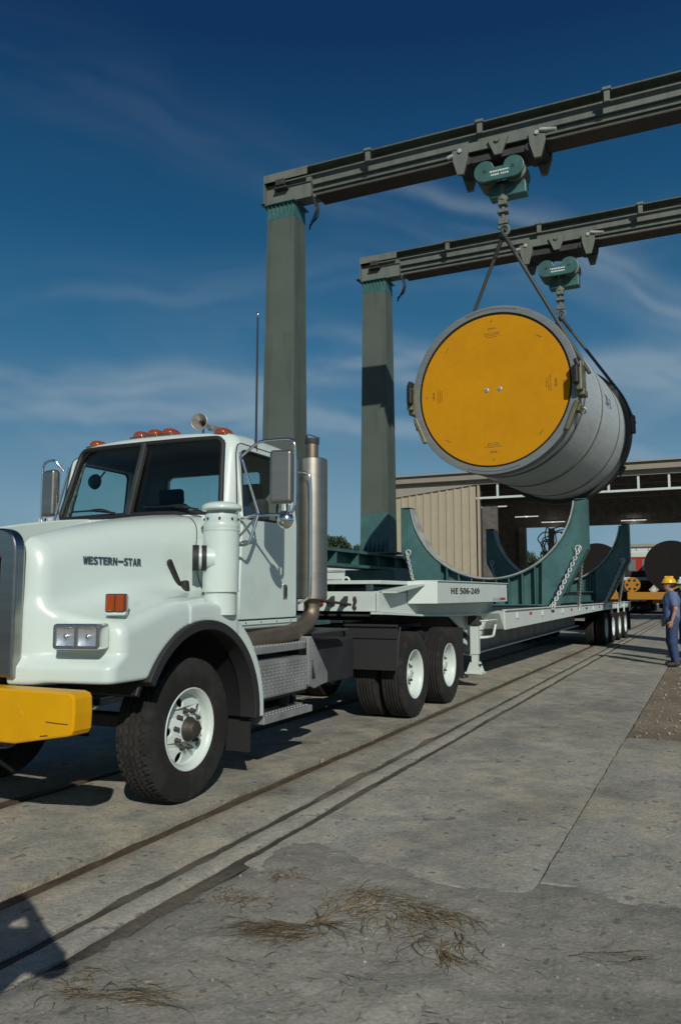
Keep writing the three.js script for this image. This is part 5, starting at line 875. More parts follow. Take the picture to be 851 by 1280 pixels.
{ // sill beams joining the column feet along the track
  for (const x of [COLX, -3.9 + (-3.9 - COLX) + 0.7]) {
    const sb = thing('sill_beam', x < -5 ? 'teal steel sill beam under the gantry columns behind the truck' : 'teal steel sill beam under the outer gantry columns', 'beam', [x, 0, 0]);
    bb().box(-0.42, 0.42, 2.62, 2.70, -15.4, -24.9).build('top_flange', M.teal, sb);
    bb().box(-0.12, 0.12, 2.30, 2.62, -15.4, -24.9).build('web', M.teal, sb);
    bb().box(-0.42, 0.42, 2.22, 2.30, -15.4, -24.9).build('bottom_flange', M.teal, sb);
    for (let z = -16.2; z > -24.9; z -= 1.45) for (const s of [-1, 1]) bb().box(s * 0.12, s * 0.40, 2.30, 2.62, z - 0.015, z + 0.015).build('stiffener', M.teal, sb);
  }
}
// hoists: trolley on the girder, hook block below, and wire-rope slings
const HOOKX = [-3.92, -3.60];
GZ.forEach((gz, k) => {
  const hx = HOOKX[k], lab = k ? 'crane nearer the shed' : 'crane nearer the truck';
  const t = thing('hoist_trolley', 'grey hoist trolley riding the girder of the ' + lab, 'trolley', [hx, 0, gz]);
  bb().ext([[-1.0, 11.52], [-0.92, 11.74], [0.98, 11.74], [1.04, 11.52]], 0.05, TR(0, 0, 0.32), 0.006).build('side_plate', M.gantryGrey, t);
  bb().ext([[-1.0, 11.52], [-0.92, 11.74], [0.98, 11.74], [1.04, 11.52]], 0.05, TR(0, 0, -0.37), 0.006).build('side_plate', M.gantryGrey, t);
  for (const x of [-0.86, 0.88]) for (const s of [1, -1]) {
    bb().ext([[x - 0.19, 11.60], [x + 0.19, 11.60], [x + 0.17, 11.34], [x + 0.07, 11.0], [x - 0.07, 11.0], [x - 0.17, 11.34]], 0.06, TR(0, 0, s > 0 ? 0.38 : -0.44), 0.008).build('hanger_arm', M.gantryGrey, t);
    bb().cyl([x, 11.56, s * 0.44], [x, 11.56, s * 0.48], 0.05, 0.05, 12).build('pin', M.pad, t);
  }
  for (const s of [1, -1]) { bb().ext([[-0.22, 11.66], [0.24, 11.66], [0.18, 11.50], [0.09, 11.28], [-0.07, 11.28], [-0.16, 11.50]], 0.06, TR(0, 0, s > 0 ? 0.38 : -0.44), 0.008).cyl([0, 11.62, s * 0.44], [0, 11.62, s * 0.49], 0.06, 0.06, 12).build('centre_hanger', M.gantryGrey, t); }
  bb().cyl([0.95, 11.60, 0.46], [1.30, 11.52, 0.48], 0.045, 0.045, 12).cyl([-1.02, 11.50, 0.42], [-1.16, 11.47, 0.42], 0.05, 0.05, 12).build('buffer', M.pad, t);
  bb().box(-0.98, 1.0, 11.26, 11.40, -0.34, 0.34).build('underframe', M.darkGrey, t);
  for (const x of [-0.7, 0.7]) bb().cyl([x, 11.33, -0.38], [x, 11.33, 0.38], 0.1, 0.1, 14).build('travel_wheel', M.darkGrey, t);
  // hook block
  const dy = k ? -0.18 : 0, up = 0.26, h = thing('hook_block', 'teal twin-sheave hook block under the ' + lab, 'hook block', [hx, 10.62 + dy + up, gz]);
  const blockShape = new THREE.Shape(); blockShape.absarc(-0.32, 0.10, 0.245, Math.PI * 1.5, Math.PI * 0.25, true); blockShape.lineTo(-0.10, 0.16); blockShape.lineTo(0.10, 0.16); blockShape.absarc(0.32, 0.10, 0.245, Math.PI * 0.75, -Math.PI * 0.5, true); blockShape.lineTo(-0.32, -0.145);
  for (const z of [0.30, -0.36]) { const pl = bb().ext(blockShape.clone(), 0.06, TR(0, 0, z), 0.012).build('cheek_plate', M.tealBright, h);
    if (z > 0) { const r = rng(900 + k), ink = bb(); for (const [y, w] of [[0.035, 0.40], [-0.045, 0.36]]) { let x = -w / 2; while (x < w / 2) { const l = 0.02 + 0.04 * r(); ink.box(x, x + l, y, y + 0.04, z + 0.0725, z + 0.0755); x += l + 0.015 + (r() > 0.75 ? 0.03 : 0); } } ink.build('plate_marking', mat(0.6, 0.63, 0.6, 0.6), pl); } }
  for (const x of [-0.32, 0.32]) { bb().lathe([[0.05, -0.2], [0.255, -0.2], [0.255, -0.14], [0.225, -0.11], [0.255, -0.08], [0.255, -0.03], [0.225, 0], [0.255, 0.03], [0.255, 0.08], [0.225, 0.11], [0.255, 0.14], [0.255, 0.2], [0.05, 0.2]], 28, mul(TR(x, 0.11, -0.03), RX(Math.PI / 2))).build('sheave', M.gantryGrey, h); bb().cyl([x, 0.1, 0.365], [x, 0.1, 0.38], 0.04, 0.04, 12).build('pin', M.darkGrey, h); }
  bb().geo(new RoundedBoxGeometry(0.85, 0.34, 0.30, 2, 0.04), TR(0.12, -0.24, -0.10)).build('lower_yoke', M.tealBright, h);
  bb().cyl([0, -0.12, 0], [0, -0.50, 0], 0.08, 0.07, 16).lathe([[0.12, -0.5], [0.12, -0.42], [0.07, -0.40]], 16).box(-0.1, 0.1, -0.62, -0.48, -0.1, 0.1, 0.02).cyl([0, -0.6, 0], [0, -1.05, 0], 0.05, 0.05, 12).box(-0.11, 0.11, -1.06, -0.92, -0.07, 0.07, 0.02).box(-0.12, 0.12, -0.80, -0.72, -0.1, 0.1, 0.02).build('swivel', M.gantryGrey, h);
  bb().geo(new THREE.TorusGeometry(0.12, 0.042, 10, 22, 4.9), mul(TR(0, -1.19, 0), RZ(-2.2))).build('hook', M.gantryGrey, h);
  const ropes = bb(); for (const x of [-0.5, -0.2, 0.15, 0.48]) for (const z of [-0.15, 0.12]) ropes.cyl([x * 0.9, 0.15, z], [x, 11.3 - 10.62 - dy - up, z], 0.009, 0.009, 6); ropes.build('hoist_ropes', M.cable, h);
  // sling: two wire-rope legs from the hook to the lugs, lying against the ring where they meet it
  const top = V(hx, 9.60 + dy, gz), zl = k ? -CLEN + 0.2 : -0.17;
  const s = thing('wire_sling', 'dark wire rope sling under the ' + lab, 'sling', [0, 0, 0]);
  for (const side of [-1, 1]) {
    const end = cylPoint(side * 2.08, 0.12, zl); const pts = [top];
    const hookL = top.clone().sub(CYL).applyAxisAngle(V(0, 1, 0), -CYAW), R = k ? 2.0 : 1.925, D = Math.hypot(hookL.x, hookL.y), al = Math.atan2(hookL.y, hookL.x), be = Math.acos(R / D);
    const aT = side > 0 ? al - be : al + be;   // tangent point angle on the ring
    if (side < 0 && !k) { pts.push(cylPoint(-0.73, 1.745, -0.6)); for (let i = 1; i <= 6; i++) { const a = mix(1.97, 3.0, i / 6); pts.push(cylPoint(1.905 * Math.cos(a), 1.905 * Math.sin(a), mix(-0.6, -0.3, i / 6))); } } else if (side < 0 || k) { for (let i = 0; i <= 4; i++) { const a = aT + (side > 0 ? -1 : 1) * i * 0.05; const dd = side > 0 ? a > 0.25 : a < Math.PI - 0.25; if (dd) pts.push(cylPoint(R * Math.cos(a), R * Math.sin(a), zl)); } }
    pts.push(end);
    const leg = bb(); for (let i = 0; i < pts.length - 1; i++) leg.cyl(pts[i], pts[i + 1], 0.042, 0.042, 8); leg.build('rope_leg', M.cable, s);
    const e2 = pts[1].clone().sub(top).normalize(); bb().cyl(top.clone().addScaledVector(e2, 0.05), top.clone().addScaledVector(e2, 0.55), 0.052, 0.05, 10).build('ferrule', M.darkGrey, s);
  }
  bb().geo(new THREE.TorusGeometry(0.11, 0.03, 8, 20), mul(TR(top.x, top.y + 0.02, top.z), RY(Math.PI / 2))).build('master_link', M.cable, s);
});

// ------------------------------------------------------------------ open shed behind the cranes
{
  const sh = thing('open_shed', 'long beige metal shed with a wide dark opening behind the cranes', 'shed', [0, 0, 0]);
  const z0 = -40, z1 = -50, xl = -15.7, xr = 12;
  // ribbed beige siding left of the opening
  const ribs = []; const pitch = 0.42; for (let x = xl; x < -10.9; x += pitch) ribs.push([x, 0], [x + 0.24, 0], [x + 0.27, 0.06], [x + 0.36, 0.06], [x + 0.39, 0]); ribs.push([-10.9, 0], [-10.9, -0.06], [xl, -0.06]);
  bb().ext(ribs, 7.1, mul(TR(0, 7.12, z0), RX(Math.PI / 2))).build('siding', M.beige, sh);
  bb().ext([[xl, 6.62], [-10.9, 7.12], [xr, 7.12], [xr, 7.35], [xl, 7.35]], 0.05, TR(0, 0, z0 + 0.05)).build('upper_panel', M.fascia, sh);  // darker panel above the siding, its lower edge sloping
  bb().box(xl - 0.2, xr, 7.35, 7.70, z0 - 0.1, z0 + 0.40, 0.02).build('fascia', M.beigeDark = mat(0.30, 0.265, 0.215, 0.6, { map: T.paint }), sh);
  bb().box(xl - 0.3, xr, 7.70, 7.76, z1 - 0.5, z0 + 0.55).build('roof', M.fascia, sh);
  bb().box(xl, xl + 0.12, 0, 7.5, z0 - 0.07, z1).build('end_wall', M.beige, sh); bb().box(xr - 0.12, xr, 0, 7.5, z0 - 0.07, z1).build('end_wall', M.beige, sh);  // second wall is out of view, added to keep side light out
  bb().box(-11.0, -10.72, 0, 7.2, z0 - 0.35, z0 - 0.07).build('door_post', M.shedDark, sh);
  const door = bb().box(-10.70, -9.9, 0.2, 6.1, z0 - 0.6, z0 - 0.45).build('folded_door', M.shedDark, sh);
  // white door track with posts
  bb().box(-10.9, xr, 6.36, 6.47, z0 - 0.06, z0 + 0.04, 0.01).build('door_track', M.whiteDull, sh);
  for (let x = -9.75; x < xr; x += 1.36) bb().box(x - 0.05, x + 0.05, 6.47, 7.12, z0 - 0.05, z0 + 0.03).build('track_post', M.whiteDull, sh);
  // roof beams, dark lining, back wall with its own opening
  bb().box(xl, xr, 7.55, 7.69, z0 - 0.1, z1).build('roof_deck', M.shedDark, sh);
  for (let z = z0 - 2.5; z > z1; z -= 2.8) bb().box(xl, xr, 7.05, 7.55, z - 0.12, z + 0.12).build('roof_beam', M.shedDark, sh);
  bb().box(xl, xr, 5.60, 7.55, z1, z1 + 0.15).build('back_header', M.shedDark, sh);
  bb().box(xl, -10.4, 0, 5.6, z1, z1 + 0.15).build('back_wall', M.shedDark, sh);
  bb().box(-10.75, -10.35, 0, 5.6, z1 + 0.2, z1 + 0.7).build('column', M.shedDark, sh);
  for (const [x, z] of [[8, -41], [8, -49]]) bb().box(x - 0.2, x + 0.2, 0, 7.0, z - 0.2, z + 0.2).build('column', M.shedDark, sh);
  const lampM = new THREE.MeshStandardMaterial({ color: 0x222222, emissive: new THREE.Color(1, 0.96, 0.85), emissiveIntensity: 0.75, roughness: 0.5 });
  for (const [x, z, ly, n] of [[-10.55, -42.4, 6.2, 'beside the dark door post'], [-10.0, -48.2, 6.15, 'over the middle bay'], [-8.6, -49.2, 5.85, 'over the far bay'], [-4.0, -49.5, 5.8, 'above the railway track']]) {
    const lp = thing('tube_lamp', 'lit fluorescent tube under the shed roof ' + n, 'lamp', [x, ly, z]);
    for (const q of [-0.5, 0.5]) bb().cyl([q, 0.1, 0], [q, 7.5 - ly, 0], 0.012, 0.012, 6).build('hanger_rod', M.shedDark, lp);
    bb().box(-0.75, 0.75, 0.04, 0.12, -0.08, 0.08).build('housing', M.shedDark, lp); bb().cyl([-0.7, 0, 0], [0.7, 0, 0], 0.03, 0.03, 10).build('tube', lampM, lp);
    const pl = new THREE.PointLight(new THREE.Color(1, 0.96, 0.88), 0.5, 0, 2); pl.position.set(0, -0.08, 0); pl.castShadow = true; lp.add(pl);
  }
  const eq = thing('manlift', 'dark folded work platform with cables inside the shed', 'lift', [-8.3, 0, -46]);
  bb().box(-0.5, 0.5, 0.3, 1.0, -0.8, 0.8, 0.05).build('chassis', M.shedDark, eq); bb().bar([0, 0.9, 0], [0.15, 5.2, 0], 0.3, 0.3).build('mast', M.shedDark, eq);
  const r = rng(31), cb = bb(); for (let i = 0; i < 14; i++) { const a = r() * 6.28, q = 0.4 + 0.9 * r(), y = 3.6 + 1.6 * r(); cb.tube([[0.1, y, 0], [0.1 + Math.cos(a) * q * 0.6, y + 0.3 * (r() - 0.3), Math.sin(a) * 0.3], [0.1 + Math.cos(a) * q, y - 0.5 * r(), Math.sin(a) * 0.4], [0.1 + Math.cos(a) * q * 0.5, y - 0.9, 0]], 0.035, 5, 20); } cb.build('hanging_cables', M.shedDark, eq);
}
// rail cars with open-ended cylinders beyond the shed, and the locomotive
function railCar(label, x, z, faceLabel) {
  const c = thing('rail_car', label, 'rail car', [x, 0, z], 0, 'yellow rail cars');
  const Y = mat(0.55, 0.25, 0.012, 0.55, { map: T.cover });
  bb().box(-3.1, 1.55, 1.05, 1.60, -0.2, 0.3, 0.02).build('end_beam', Y, c); bb().box(-1.4, 1.4, 1.15, 1.5, -0.2, -11).build('deck', Y, c);
  bb().box(-1.4, -0.6, 0.75, 1.05, -0.3, -1.2).box(0.6, 1.4, 0.75, 1.05, -0.3, -1.2).build('bolster', Y, c);
  bb().bar([-0.4, 1.62, 0.1], [1.2, 2.35, 0.1], 0.1, 0.12).build('brace', Y, c);
  const dr = bb().cyl([-2.75, 2.15, 0.1], [-2.75, 2.15, -0.5], 0.55, 0.55, 28).build('hand_brake_drum', Y, c); for (let i = 0; i < 6; i++) bb().geo(new THREE.CylinderGeometry(0.1, 0.1, 0.03, 10), mul(TR(-2.75 + 0.36 * Math.cos(i * 1.047), 2.15 + 0.36 * Math.sin(i * 1.047), 0.11), RX(Math.PI / 2))).build('drum_hole', M.dark, dr);
  for (const zz of [-1.2, -2.9, -8.5, -10]) { bb().cyl([-0.78, 0.46, zz], [-0.66, 0.46, zz], 0.46, 0.46, 28).cyl([0.66, 0.46, zz], [0.78, 0.46, zz], 0.46, 0.46, 28).cyl([-0.7, 0.46, zz], [0.7, 0.46, zz], 0.08).build('wheelset', M.frame, c); }
  for (const s of [-1, 1]) bb().box(s * 0.8, s * 1.0, 0.4, 0.85, -0.8, -3.3, 0.03).build('side_frame', M.frame, c);
  bb().box(-0.2, 0.2, 0.75, 1.0, 0.3, 0.75, 0.04).build('coupler', M.frame, c);
  const cy = thing('open_end_cylinder', faceLabel, 'cylinder', [x, 3.50, z - 0.2], 0, 'cylinders on rail cars');
  bb().lathe([[0, 0.02], [1.78, 0.02], [1.80, 0], [1.88, 0], [1.90, 0.02], [1.90, 8.5], [0, 8.5]], 96, RX(-Math.PI / 2)).build('shell', M.openEndShade = M.openEndShade || mat(0.012, 0.0105, 0.01, 1.0, { map: T.mid }), cy);  // near-black colour stands in for the shade inside the open end
  const pc = bb().geo(new THREE.BoxGeometry(0.5, 0.5, 0.02), mul(TR(-1.25, -1.72, 0.35), RZ(Math.PI / 4))).build('placard', M.pad, cy); bb().geo(new THREE.CylinderGeometry(0.15, 0.15, 0.01, 16), mul(TR(-1.25, -1.72, 0.365), RX(Math.PI / 2))).build('placard_mark', M.whiteDull, pc);
  bb().box(-1.2, 1.2, -2.0, -1.62, -0.6, -1.2).box(-1.2, 1.2, -2.0, -1.62, -6.6, -7.2).build('chock', M.frame, cy);
}
railCar('yellow rail car under an open-ended cylinder, beside the men', -2.6, -63, 'open cylinder end on the rail car near the men, inner shade painted black');
railCar('yellow rail car under an open-ended cylinder, seen between the two cradles', -8.0, -64, 'open cylinder end seen between the two teal cradles, inner shade painted black');
{
  const lo = thing('locomotive', 'red locomotive cab with white roof stripe behind the yellow rail car', 'locomotive', [-5.3, 0, -69]);
  bb().box(-1.5, 1.5, 1.6, 4.4, -3, 0, 0.08).build('cab', M.red, lo); bb().box(-1.55, 1.55, 4.4, 4.95, -3.2, 0.1, 0.12).build('roof', M.whiteDull, lo);
  bb().box(-1.1, 1.1, 1.6, 3.2, 0, 4.0, 0.08).build('short_hood', M.frame, lo); bb().box(-1.12, 1.12, 2.5, 2.75, 0.01, 4.02, 0.02).build('stripe', M.whiteDull, lo);  // short hood coloured near-black in place of the shadow over it
  for (const s of [-1, 1]) bb().box(s * 0.25, s * 1.25, 3.35, 4.25, 0.0, 0.03).build('window', M.glassDark = M.glassDark || mat(0.25, 0.32, 0.33, 0.1, { metalness: 0.4 }), lo);
  bb().box(-1.5, 1.5, 0.9, 1.6, -8, 4.6).build('frame', M.frame, lo); bb().box(-1.2, 1.2, 1.6, 4.0, -8, -3, 0.05).build('long_hood', M.red, lo);
  for (const zz of [-7, -5, 1.5, 3.5]) bb().cyl([-0.8, 0.5, zz], [0.8, 0.5, zz], 0.5, 0.5, 24).build('wheelset', M.frame, lo);
  for (const s of [-1, 1]) bb().tube([[s * 1.4, 1.6, 4.3], [s * 1.4, 2.7, 4.3], [s * 1.4, 2.7, 0.2]], 0.03, 6, 20, 0.1).build('handrail', M.whiteDull, lo);
  const wb = thing('storage_building', 'pale metal building far beyond the railway', 'building', [-7.5, 0, -120]);
  bb().box(-4, 4, 0, 8.1, -12, 0).build('wall', M.whiteDull, wb); bb().box(-4.3, 4.3, 8.1, 8.5, -12.3, 0.3).build('roof', M.fascia, wb); for (let i = 0; i < 5; i++) bb().box(-3.6 + i * 1.6, -3.5 + i * 1.6, 0.2, 8.0, 0, 0.06).build('rib', M.fascia, wb);
  const wt = thing('storage_container', 'white ribbed storage container behind the crane column', 'container', [-17.2, 0, -37]);
  bb().box(-1.6, 1.6, 0.5, 3.5, -5, 0, 0.03).build('body', M.whiteDull, wt); for (let i = 0; i < 6; i++) bb().box(-1.62, 1.62, 0.8 + i * 0.45, 0.9 + i * 0.45, 0, 0.05).build('rib', M.pad, wt); bb().box(-1.5, 1.5, 0, 0.5, -4.8, -0.2).build('skid', M.frame, wt);
  const lb = thing('low_building', 'distant low building with roof vents beyond the truck hood', 'building', [-50, 0, -46]);
  bb().box(-9, 4, 0, 6.6, -10, 0).build('wall', M.pad, lb); for (const x of [0.9, 1.9, 3.1]) bb().box(x, x + 0.45, 6.6, 7.55, -2, -1.5).build('vent', M.whiteDull, lb); bb().box(-9.2, 4.2, 6.6, 6.75, -10.2, 0.2).build('roof', M.fascia, lb);
}
// ------------------------------------------------------------------ trees behind the yard
{
  const lm = [mat(0.045, 0.075, 0.03, 0.7), mat(0.03, 0.055, 0.022, 0.7), mat(0.065, 0.09, 0.04, 0.7)], bark = mat(0.09, 0.07, 0.05, 0.9, { map: T.mid });
  const leaf = new THREE.BufferGeometry(); leaf.setAttribute('position', new THREE.Float32BufferAttribute([0, 0, 0, 0.5, 0.35, 0.06, 1, 0, 0, 0.5, -0.35, 0.06], 3)); leaf.setIndex([0, 2, 1, 0, 3, 2]); leaf.computeVertexNormals();
  function tree(x, z, h, rx, seed, label) {
    const t = thing('broadleaf_tree', label, 'tree', [x, 0, z], 0, 'trees behind the yard'), r = rng(seed), tk = bb(), tips = [];
    tk.cyl([0, 0, 0], [0.2, h * 0.45, 0.1], h * 0.035, h * 0.022, 10);
    for (let i = 0; i < 11; i++) { const a = i * 2.4 + r(), e = 0.4 + 0.9 * r(), L = rx * (0.6 + 0.5 * r()), b = V(0.2, h * (0.3 + 0.2 * r()), 0.1), tp = V(b.x + Math.cos(a) * L * Math.cos(e), b.y + L * Math.sin(e) + h * 0.12, b.z + Math.sin(a) * L * Math.cos(e)); tk.cyl(b, tp, h * 0.013, h * 0.004, 6); tips.push(tp); for (let k = 0; k < 3; k++) tips.push(b.clone().lerp(tp, 0.5 + 0.5 * r()).add(V(r() - 0.5, r() * 0.6, r() - 0.5).multiplyScalar(rx * 0.5))); }
    tk.build('trunk', bark, t);
    lm.forEach((m, k) => { const n = 3600, im = new THREE.InstancedMesh(leaf, m, n), o = new THREE.Object3D(); for (let i = 0; i < n; i++) { const c = tips[Math.floor(r() * tips.length)], R = rx * 0.30, u = r() * 6.28, v = Math.acos(2 * r() - 1), q = R * Math.cbrt(r()); o.position.set(c.x + q * Math.sin(v) * Math.cos(u), Math.min(h, c.y + q * Math.cos(v) * 0.75), c.z + q * Math.sin(v) * Math.sin(u)); const s = 0.14 + 0.14 * r(); o.scale.set(s, s, s); o.rotation.set(r() * 6, r() * 6, r() * 6); o.updateMatrix(); im.setMatrixAt(i, o.matrix); } im.name = 'crown'; im.userData.kind = 'stuff'; im.castShadow = im.receiveShadow = true; t.add(im); });
  }
  tree(-30.2, -62, 7.7, 2.2, 11, 'dark leafy tree beyond the yard beside the exhaust stack'); tree(-27.2, -64, 7.2, 2.0, 12, 'dark leafy tree beyond the yard beside the teal column foot'); tree(-33.5, -66, 7.4, 2.4, 13, 'dark leafy tree beyond the yard behind the truck cab'); tree(-17.0, -88, 6.0, 2.4, 14, 'small tree seen through the back of the shed');
}
// ------------------------------------------------------------------ people
const fingerSets = [[-0.030, 0.072, 0.0085], [-0.010, 0.082, 0.009], [0.011, 0.077, 0.0088], [0.030, 0.060, 0.008]];
function handGeo(wrist, dir, palmN, side, curl = 0.5) {   // palm, four fingers with two bends, thumb leaving the side near the wrist
  const d = dir.clone().normalize(), n = palmN.clone().addScaledVector(d, -palmN.dot(d)).normalize(), w = d.clone().cross(n).multiplyScalar(side);
  const at = (a, b, c) => wrist.clone().addScaledVector(d, a).addScaledVector(w, b).addScaledVector(n, c).toArray(), caps = [];
  for (const [o, L, r] of fingerSets) { let p = at(0.085, o, 0), ang = curl * 0.5, a = 0.085, c = 0; for (let k = 0; k < 3; k++) { const l = L * [0.45, 0.32, 0.23][k]; a += Math.cos(ang) * l; c += Math.sin(ang) * l; const q = at(a, o, c); caps.push([p, q, r * (1 - 0.1 * k), r * (0.92 - 0.1 * k)]); p = q; ang += curl; } }
  caps.push([at(0.02, -0.036, 0), at(0.055, -0.060, 0.012), 0.013, 0.011], [at(0.055, -0.060, 0.012), at(0.085, -0.062, 0.026), 0.0105, 0.009]);
  const palm = [[at(0.0, 0, 0), at(0.03, 0, 0), 0.026, 0.03], [at(0.03, -0.024, 0), at(0.085, -0.026, 0), 0.016, 0.014], [at(0.03, 0.022, 0), at(0.082, 0.026, 0), 0.016, 0.013], [at(0.03, 0, 0), at(0.086, 0, 0), 0.017, 0.014]];
  const f = (x, y, z) => { let q = 9; for (const c of palm) q = smin(q, capsule(x, y, z, ...c), 0.012); for (const c of caps) q = smin(q, capsule(x, y, z, ...c), 0.003); return q; };
  const c = at(0.09, 0, 0.02), e = 0.135; return nets(f, c.map((v) => v - e), c.map((v) => v + e), 0.0075, 1);
}
function person(label, pos, turn, o) {
  const p = thing('person', label, 'person', pos, turn);
  const P = Object.assign({ pelvis: [0, 0.96, 0], chest: [0, 1.33, 0.0], neck: [0, 1.52, 0.0], head: [0, 1.66, 0.025], shL: [0.18, 1.45, 0], elL: [0.235, 1.17, -0.03], haL: [0.235, 0.92, 0.05], shR: [-0.18, 1.45, 0], elR: [-0.235, 1.17, -0.03], haR: [-0.235, 0.92, 0.05], hipL: [0.09, 0.92, 0], knL: [0.10, 0.50, 0.02], anL: [0.11, 0.09, -0.03], hipR: [-0.09, 0.92, 0], knR: [-0.10, 0.50, 0.02], anR: [-0.11, 0.09, -0.03], seated: false }, o.pose || {});
  const torso = (x, y, z, g) => { let d = capsule(x, y, z, P.pelvis, P.chest, 0.135 + g, 0.145 + g); d = smin(d, capsule(x, y, z, [P.chest[0] - 0.075, P.chest[1] + 0.03, P.chest[2]], [P.chest[0] + 0.075, P.chest[1] + 0.03, P.chest[2]], 0.125 + g, 0.125 + g), 0.08); d = smin(d, capsule(x, y, z, P.shL, P.shR, 0.062 + g, 0.062 + g), 0.09); return d; };
  const armU = (x, y, z, g) => Math.min(capsule(x, y, z, P.shL, P.elL, 0.056 + g, 0.045 + g), capsule(x, y, z, P.shR, P.elR, 0.056 + g, 0.045 + g));
  const armF = (x, y, z, g) => Math.min(capsule(x, y, z, P.elL, P.haL, 0.044 + g, 0.028 + g), capsule(x, y, z, P.elR, P.haR, 0.044 + g, 0.028 + g));
  const legs = (x, y, z, g) => Math.min(smin(capsule(x, y, z, P.hipL, P.knL, 0.094 + g, 0.062 + g), capsule(x, y, z, P.knL, P.anL, 0.062 + g, 0.042 + g), 0.03), smin(capsule(x, y, z, P.hipR, P.knR, 0.094 + g, 0.062 + g), capsule(x, y, z, P.knR, P.anR, 0.062 + g, 0.042 + g), 0.03));
  const H = P.head;
  const head = (x, y, z) => { const X = x - H[0], Yy = y - H[1], Z = z - H[2]; let d = ell(X, Yy, Z, [0, 0.025, -0.012], [0.077, 0.097, 0.095]); d = smin(d, ell(X, Yy, Z, [0, -0.06, 0.022], [0.055, 0.065, 0.062]), 0.04); d = smin(d, capsule(X, Yy, Z, [0, 0.015, 0.083], [0, -0.025, 0.103], 0.010, 0.015), 0.012); d = smin(d, capsule(X, Yy, Z, [-0.022, -0.062, 0.078], [0.022, -0.062, 0.078], 0.009, 0.009), 0.01); for (const s of [-1, 1]) { d = smin(d, ell(X, Yy, Z, [s * 0.079, -0.005, -0.012], [0.012, 0.034, 0.022]), 0.008); d = smax(d, -ell(X, Yy, Z, [s * 0.032, 0.016, 0.088], [0.02, 0.012, 0.014]), 0.012); } return d; };
  const neck = (x, y, z, g) => capsule(x, y, z, P.neck, [H[0], H[1] - 0.07, H[2] - 0.02], 0.056 + g, 0.052 + g);
  const body = (x, y, z) => { let d = smin(torso(x, y, z, 0), smin(armU(x, y, z, 0), armF(x, y, z, 0), 0.02), 0.04); d = smin(d, legs(x, y, z, 0), 0.05); d = smin(d, neck(x, y, z, 0), 0.03); return smin(d, head(x, y, z), 0.015); };
  const all = Object.values(P).filter(Array.isArray), lo = [0, 1, 2].map((k) => Math.min(...all.map((a) => a[k])) - 0.2), hi = [0, 1, 2].map((k) => Math.max(...all.map((a) => a[k])) + 0.24);
  const v = (a) => V(...a);
  const hands = ['L', 'R'].map((s) => handGeo(v(P['ha' + s]), v(P['ha' + s]).sub(v(P['el' + s])), o.palm ? v(o.palm) : V(s === 'L' ? -1 : 1, 0, 0.2), s === 'L' ? 1 : -1, o.curl ?? 0.45));
  part('body', mergeGeometries([nets(body, lo, hi, 0.019, 1), ...hands]), M.skin, p);
  const wr = (x, y, z) => 0.006 * (fbm(x * 16 + z * 9, y * 13, 3, 801) - 0.5);
  const shirtF = (x, y, z) => { let d = smin(torso(x, y, z, 0.018), o.longSleeve ? smin(armU(x, y, z, 0.016), armF(x, y, z, 0.013), 0.02) : armU(x, y, z, 0.022), 0.04); d = smin(d, neck(x, y, z, 0.012), 0.02); d = Math.max(d, P.pelvis[1] - 0.06 - y, y - P.neck[1] - 0.03); if (!o.longSleeve) for (const s of ['L', 'R']) { const a = P['sh' + s], b = P['el' + s], t = ((x - a[0]) * (b[0] - a[0]) + (y - a[1]) * (b[1] - a[1]) + (z - a[2]) * (b[2] - a[2])) / ((b[0] - a[0]) ** 2 + (b[1] - a[1]) ** 2 + (b[2] - a[2]) ** 2), dx = Math.abs(x) - 0.14; d = Math.max(d, Math.sign(x) === Math.sign(a[0]) && dx > 0 ? (t - 0.8) * 0.27 : -1); } return d + wr(x, y, z); };
  part('shirt', nets(shirtF, [lo[0], P.pelvis[1] - 0.12, lo[2]], [hi[0], P.neck[1] + 0.1, hi[2]], 0.016, 1), o.shirt, p);
  const pantsF = (x, y, z) => { let d = smin(legs(x, y, z, 0.02), capsule(x, y, z, P.pelvis, [P.pelvis[0], P.pelvis[1] + 0.1, P.pelvis[2]], 0.15, 0.148), 0.05); return Math.max(d, y - P.pelvis[1] - 0.08, 0.05 - y) + wr(x + 5, y, z); };
  part('trousers', nets(pantsF, lo, [hi[0], P.pelvis[1] + 0.12, hi[2]], 0.017, 1), o.pants, p);
  for (const s of ['L', 'R']) { const a = P['an' + s]; const f = (x, y, z) => Math.max(smin(capsule(x, y, z, [a[0], 0.055, a[2] - 0.03], [a[0], 0.04, a[2] + 0.15], 0.05, 0.042), capsule(x, y, z, [a[0], 0.06, a[2]], [a[0], 0.13, a[2]], 0.055, 0.05), 0.03), (a[1] - 0.09) + 0.0 - y); part('shoe', nets(f, [a[0] - 0.12, a[1] - 0.13, a[2] - 0.16], [a[0] + 0.12, a[1] + 0.14, a[2] + 0.26], 0.011, 1), M.shoe, p); }
  for (const s of [-1, 1]) { const e = bb().sph(H[0] + s * 0.032, H[1] + 0.014, H[2] + 0.076, 0.012).build('eye', M.eye = M.eye || mat(0.65, 0.63, 0.6, 0.2), p); bb().sph(H[0] + s * 0.032, H[1] + 0.014, H[2] + 0.086, 0.005).build('iris', M.black, e); }
  part('hair', nets((x, y, z) => { const d = head(x, y, z) - 0.009, X = x - H[0], Yy = y - H[1], Z = z - H[2]; return Math.max(d, -(Yy - 0.02 - 0.55 * Z + (Z < -0.02 ? 0.06 : 0)), Z - 0.075 + (Yy > 0.06 ? -0.03 : 0)); }, [H[0] - 0.13, H[1] - 0.15, H[2] - 0.15], [H[0] + 0.13, H[1] + 0.16, H[2] + 0.15], 0.009, 1), M.hair, p);
